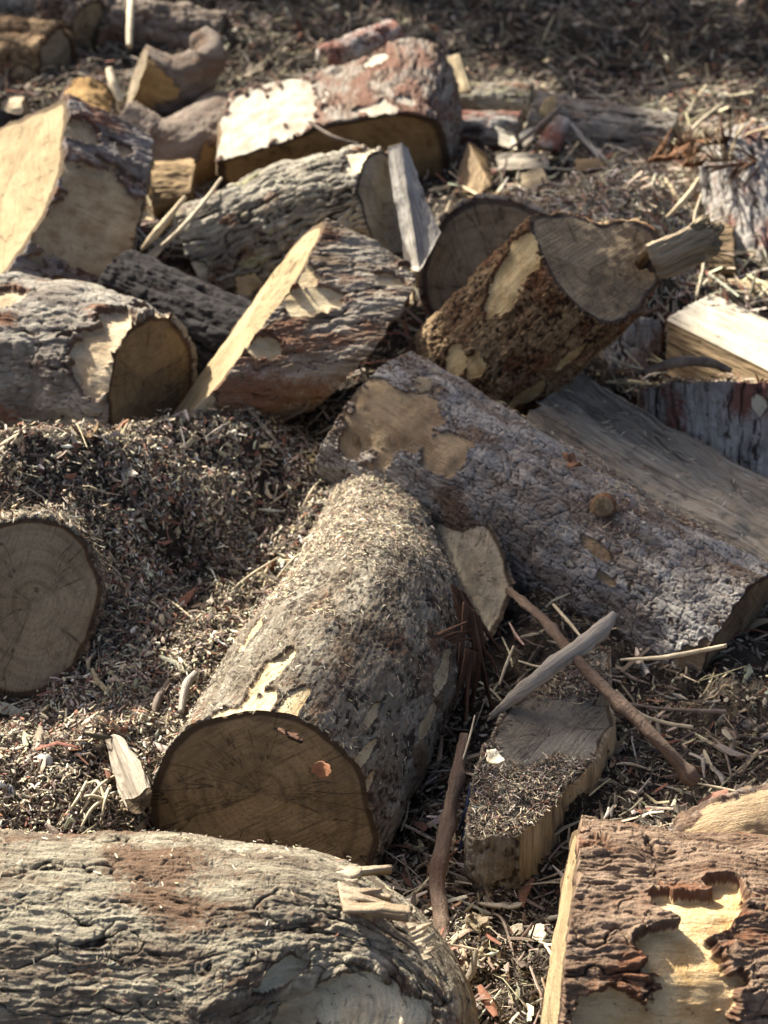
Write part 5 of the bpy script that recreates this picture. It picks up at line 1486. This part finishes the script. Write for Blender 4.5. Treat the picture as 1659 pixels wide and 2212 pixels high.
def tree(label, foot, clumps, seed, leaf=.07, per=260):
    r = np.random.default_rng(seed)
    cl_ = np.array([c[0] for c in clumps]); rad_ = np.array([c[1] for c in clumps])
    foot = np.array([foot[0], foot[1], gz_at(np.array([foot[0]]), np.array([foot[1]]))[0]])
    root = thing('tree', foot, label, 'tree')
    top = cl_.mean(0)
    mid = foot * .25 + top * .75; mid[:2] = foot[:2] * .97 + top[:2] * .03
    tube('trunk', [foot - np.array([0, 0, .2]), foot * .6 + mid * .4, mid, top], [.17, .14, .10, .04], TRUNK, root, 14, seed, .15, res=.06)
    for k, c in enumerate(cl_):
        if k % 2 == 0:
            tube('limb', [mid, mid * .45 + c * .55 + np.array([0, 0, .15]), c], [.06, .035, .012], TRUNK, root, 8, seed + k, .15, res=.08)
    V, F = [], []
    P_, N_ = [], []
    for c, rd in zip(cl_, rad_):
        n = int(per * (rd / .25) ** 2)
        p = nrm(r.normal(size=(n, 3))) * (r.random((n, 1)) ** .45) * rd * r.uniform(.8, 1.2, (n, 1)) + c
        P_.append(p)
    p = np.vstack(P_)
    n = len(p)
    nn = nrm(r.normal(size=(n, 3)) + np.array([0, 0, .5]) + Sd * .6)
    a = nrm(np.cross(nn, r.normal(size=(n, 3)))); b = np.cross(nn, a)
    l = leaf * r.uniform(.6, 1.3, (n, 1)); w = l * .55
    V = np.stack([p - a * l * .5, p + b * w * .5 + nn * l * .08, p + a * l * .5, p - b * w * .5 + nn * l * .08], 1).reshape(-1, 3)
    F = np.arange(n * 4).reshape(-1, 4)
    o = mesh_obj('crown', V, F, LEAFM, root, smooth=False)
    return root


# unseen leaf clumps laid towards the sun, shaped to shade the long plated log
cps = []
for u, v, d, rp in [(1060, 980, 3.44, 120), (1080, 1120, 3.34, 110), (1180, 1040, 3.44, 120), (1200, 1190, 3.34, 130), (1310, 1120, 3.39, 120), (1330, 1270, 3.24, 140),
                  (1440, 1200, 3.34, 140), (1480, 1350, 3.24, 150), (1580, 1290, 3.29, 150), (1640, 1430, 3.19, 140), (1150, 1340, 3.24, 110), (1250, 1430, 3.14, 120), (1380, 1480, 2.98, 140), (1200, 1560, 2.88, 120),
                  (1330, 1600, 2.88, 140), (1480, 1560, 2.93, 150), (1620, 1590, 2.88, 150), (1160, 1690, 2.78, 110), (1270, 1720, 2.78, 100), (1420, 1690, 2.83, 110), (1080, 1800, 2.73, 90), (1560, 1690, 2.83, 100), (1130, 1890, 2.68, 80),
                  (1560, 1130, 3.44, 110), (1660, 1230, 3.34, 110), (1010, 1180, 3.34, 70), (1060, 1260, 3.24, 70), (1060, 2040, 2.58, 80), (1040, 1960, 2.63, 80)]:
    q = P(u, v, d)
    tt_ = 7.6 + .9 * math.sin(u * .13 + v * .31)
    cps.append((q + Sd * tt_, rp * px(d)))
tree('unseen leafy tree left of the pile, crown shaped to shade the logs', (-2.2, 10.5), cps, 1, .075, 480)
# bushes on the bank that keep the back of the pile in shade
k = 0
for x in np.linspace(-6.6, .8, 8):
    cc = []
    r = np.random.default_rng(200 + k)
    yb = 9.2 + .5 * math.sin(k * 2.1)
    gz = gz_at(np.array([x]), np.array([yb]))[0]
    for q in range(36):
        ang = r.uniform(0, 6.28); rr_ = r.uniform(0, .75)
        cc.append((np.array([x + rr_ * math.cos(ang), yb + .25 + .8 * rr_ * math.sin(ang), gz + r.uniform(.2, 2.55)]), r.uniform(.25, .36)))
    tree(['first', 'second', 'third', 'fourth', 'fifth', 'sixth', 'seventh', 'eighth'][k] + ' low bushy tree from the left on top of the bank', (x, yb), cc, 30 + k, .09, 150)
    k += 1
# ------------------------------------------------------------------ light, sky, camera
S = nrm(np.array(SUN))
elev = math.asin(S[2])
azim = math.atan2(S[0], S[1])      # from +Y towards +X
w = bpy.data.worlds.new('World')
scene.world = w
w.use_nodes = True
nt = w.node_tree
bg = nt.nodes['Background']
sky = nt.nodes.new('ShaderNodeTexSky')
sky.sky_type = 'NISHITA'
sky.sun_disc = False
sky.sun_elevation = elev
sky.sun_rotation = azim
sky.dust_density = 5.0
sky.air_density = .7
sky.ozone_density = .6
nt.links.new(sky.outputs[0], bg.inputs[0])
bg.inputs[1].default_value = SKY
sd = bpy.data.lights.new('sun', 'SUN')
sd.energy = SUNE
sd.angle = math.radians(.5)
sd.color = (1.0, .955, .85)
so = bpy.data.objects.new('sun', sd)
COL.objects.link(so)
so.rotation_euler = Vector(S).to_track_quat('Z', 'Y').to_euler()
so.location = S * 20

cd = bpy.data.cameras.new('camera')
cam = bpy.data.objects.new('camera', cd)
COL.objects.link(cam)
cam.location = CAM
cam.rotation_euler = (math.radians(90) - PITCH, 0, 0)
cd.sensor_fit = 'VERTICAL'
cd.sensor_height = 36
cd.sensor_width = 27
cd.lens = 18 / math.tan(VFOV / 2)
cd.clip_start = .05
cd.clip_end = 500
cd.dof.use_dof = True
cd.dof.focus_distance = 2.6
cd.dof.aperture_fstop = 4.2
scene.camera = cam
scene.view_settings.view_transform = 'Standard'
scene.view_settings.look = 'None'
scene.view_settings.exposure = EXPO
scene.view_settings.gamma = 1
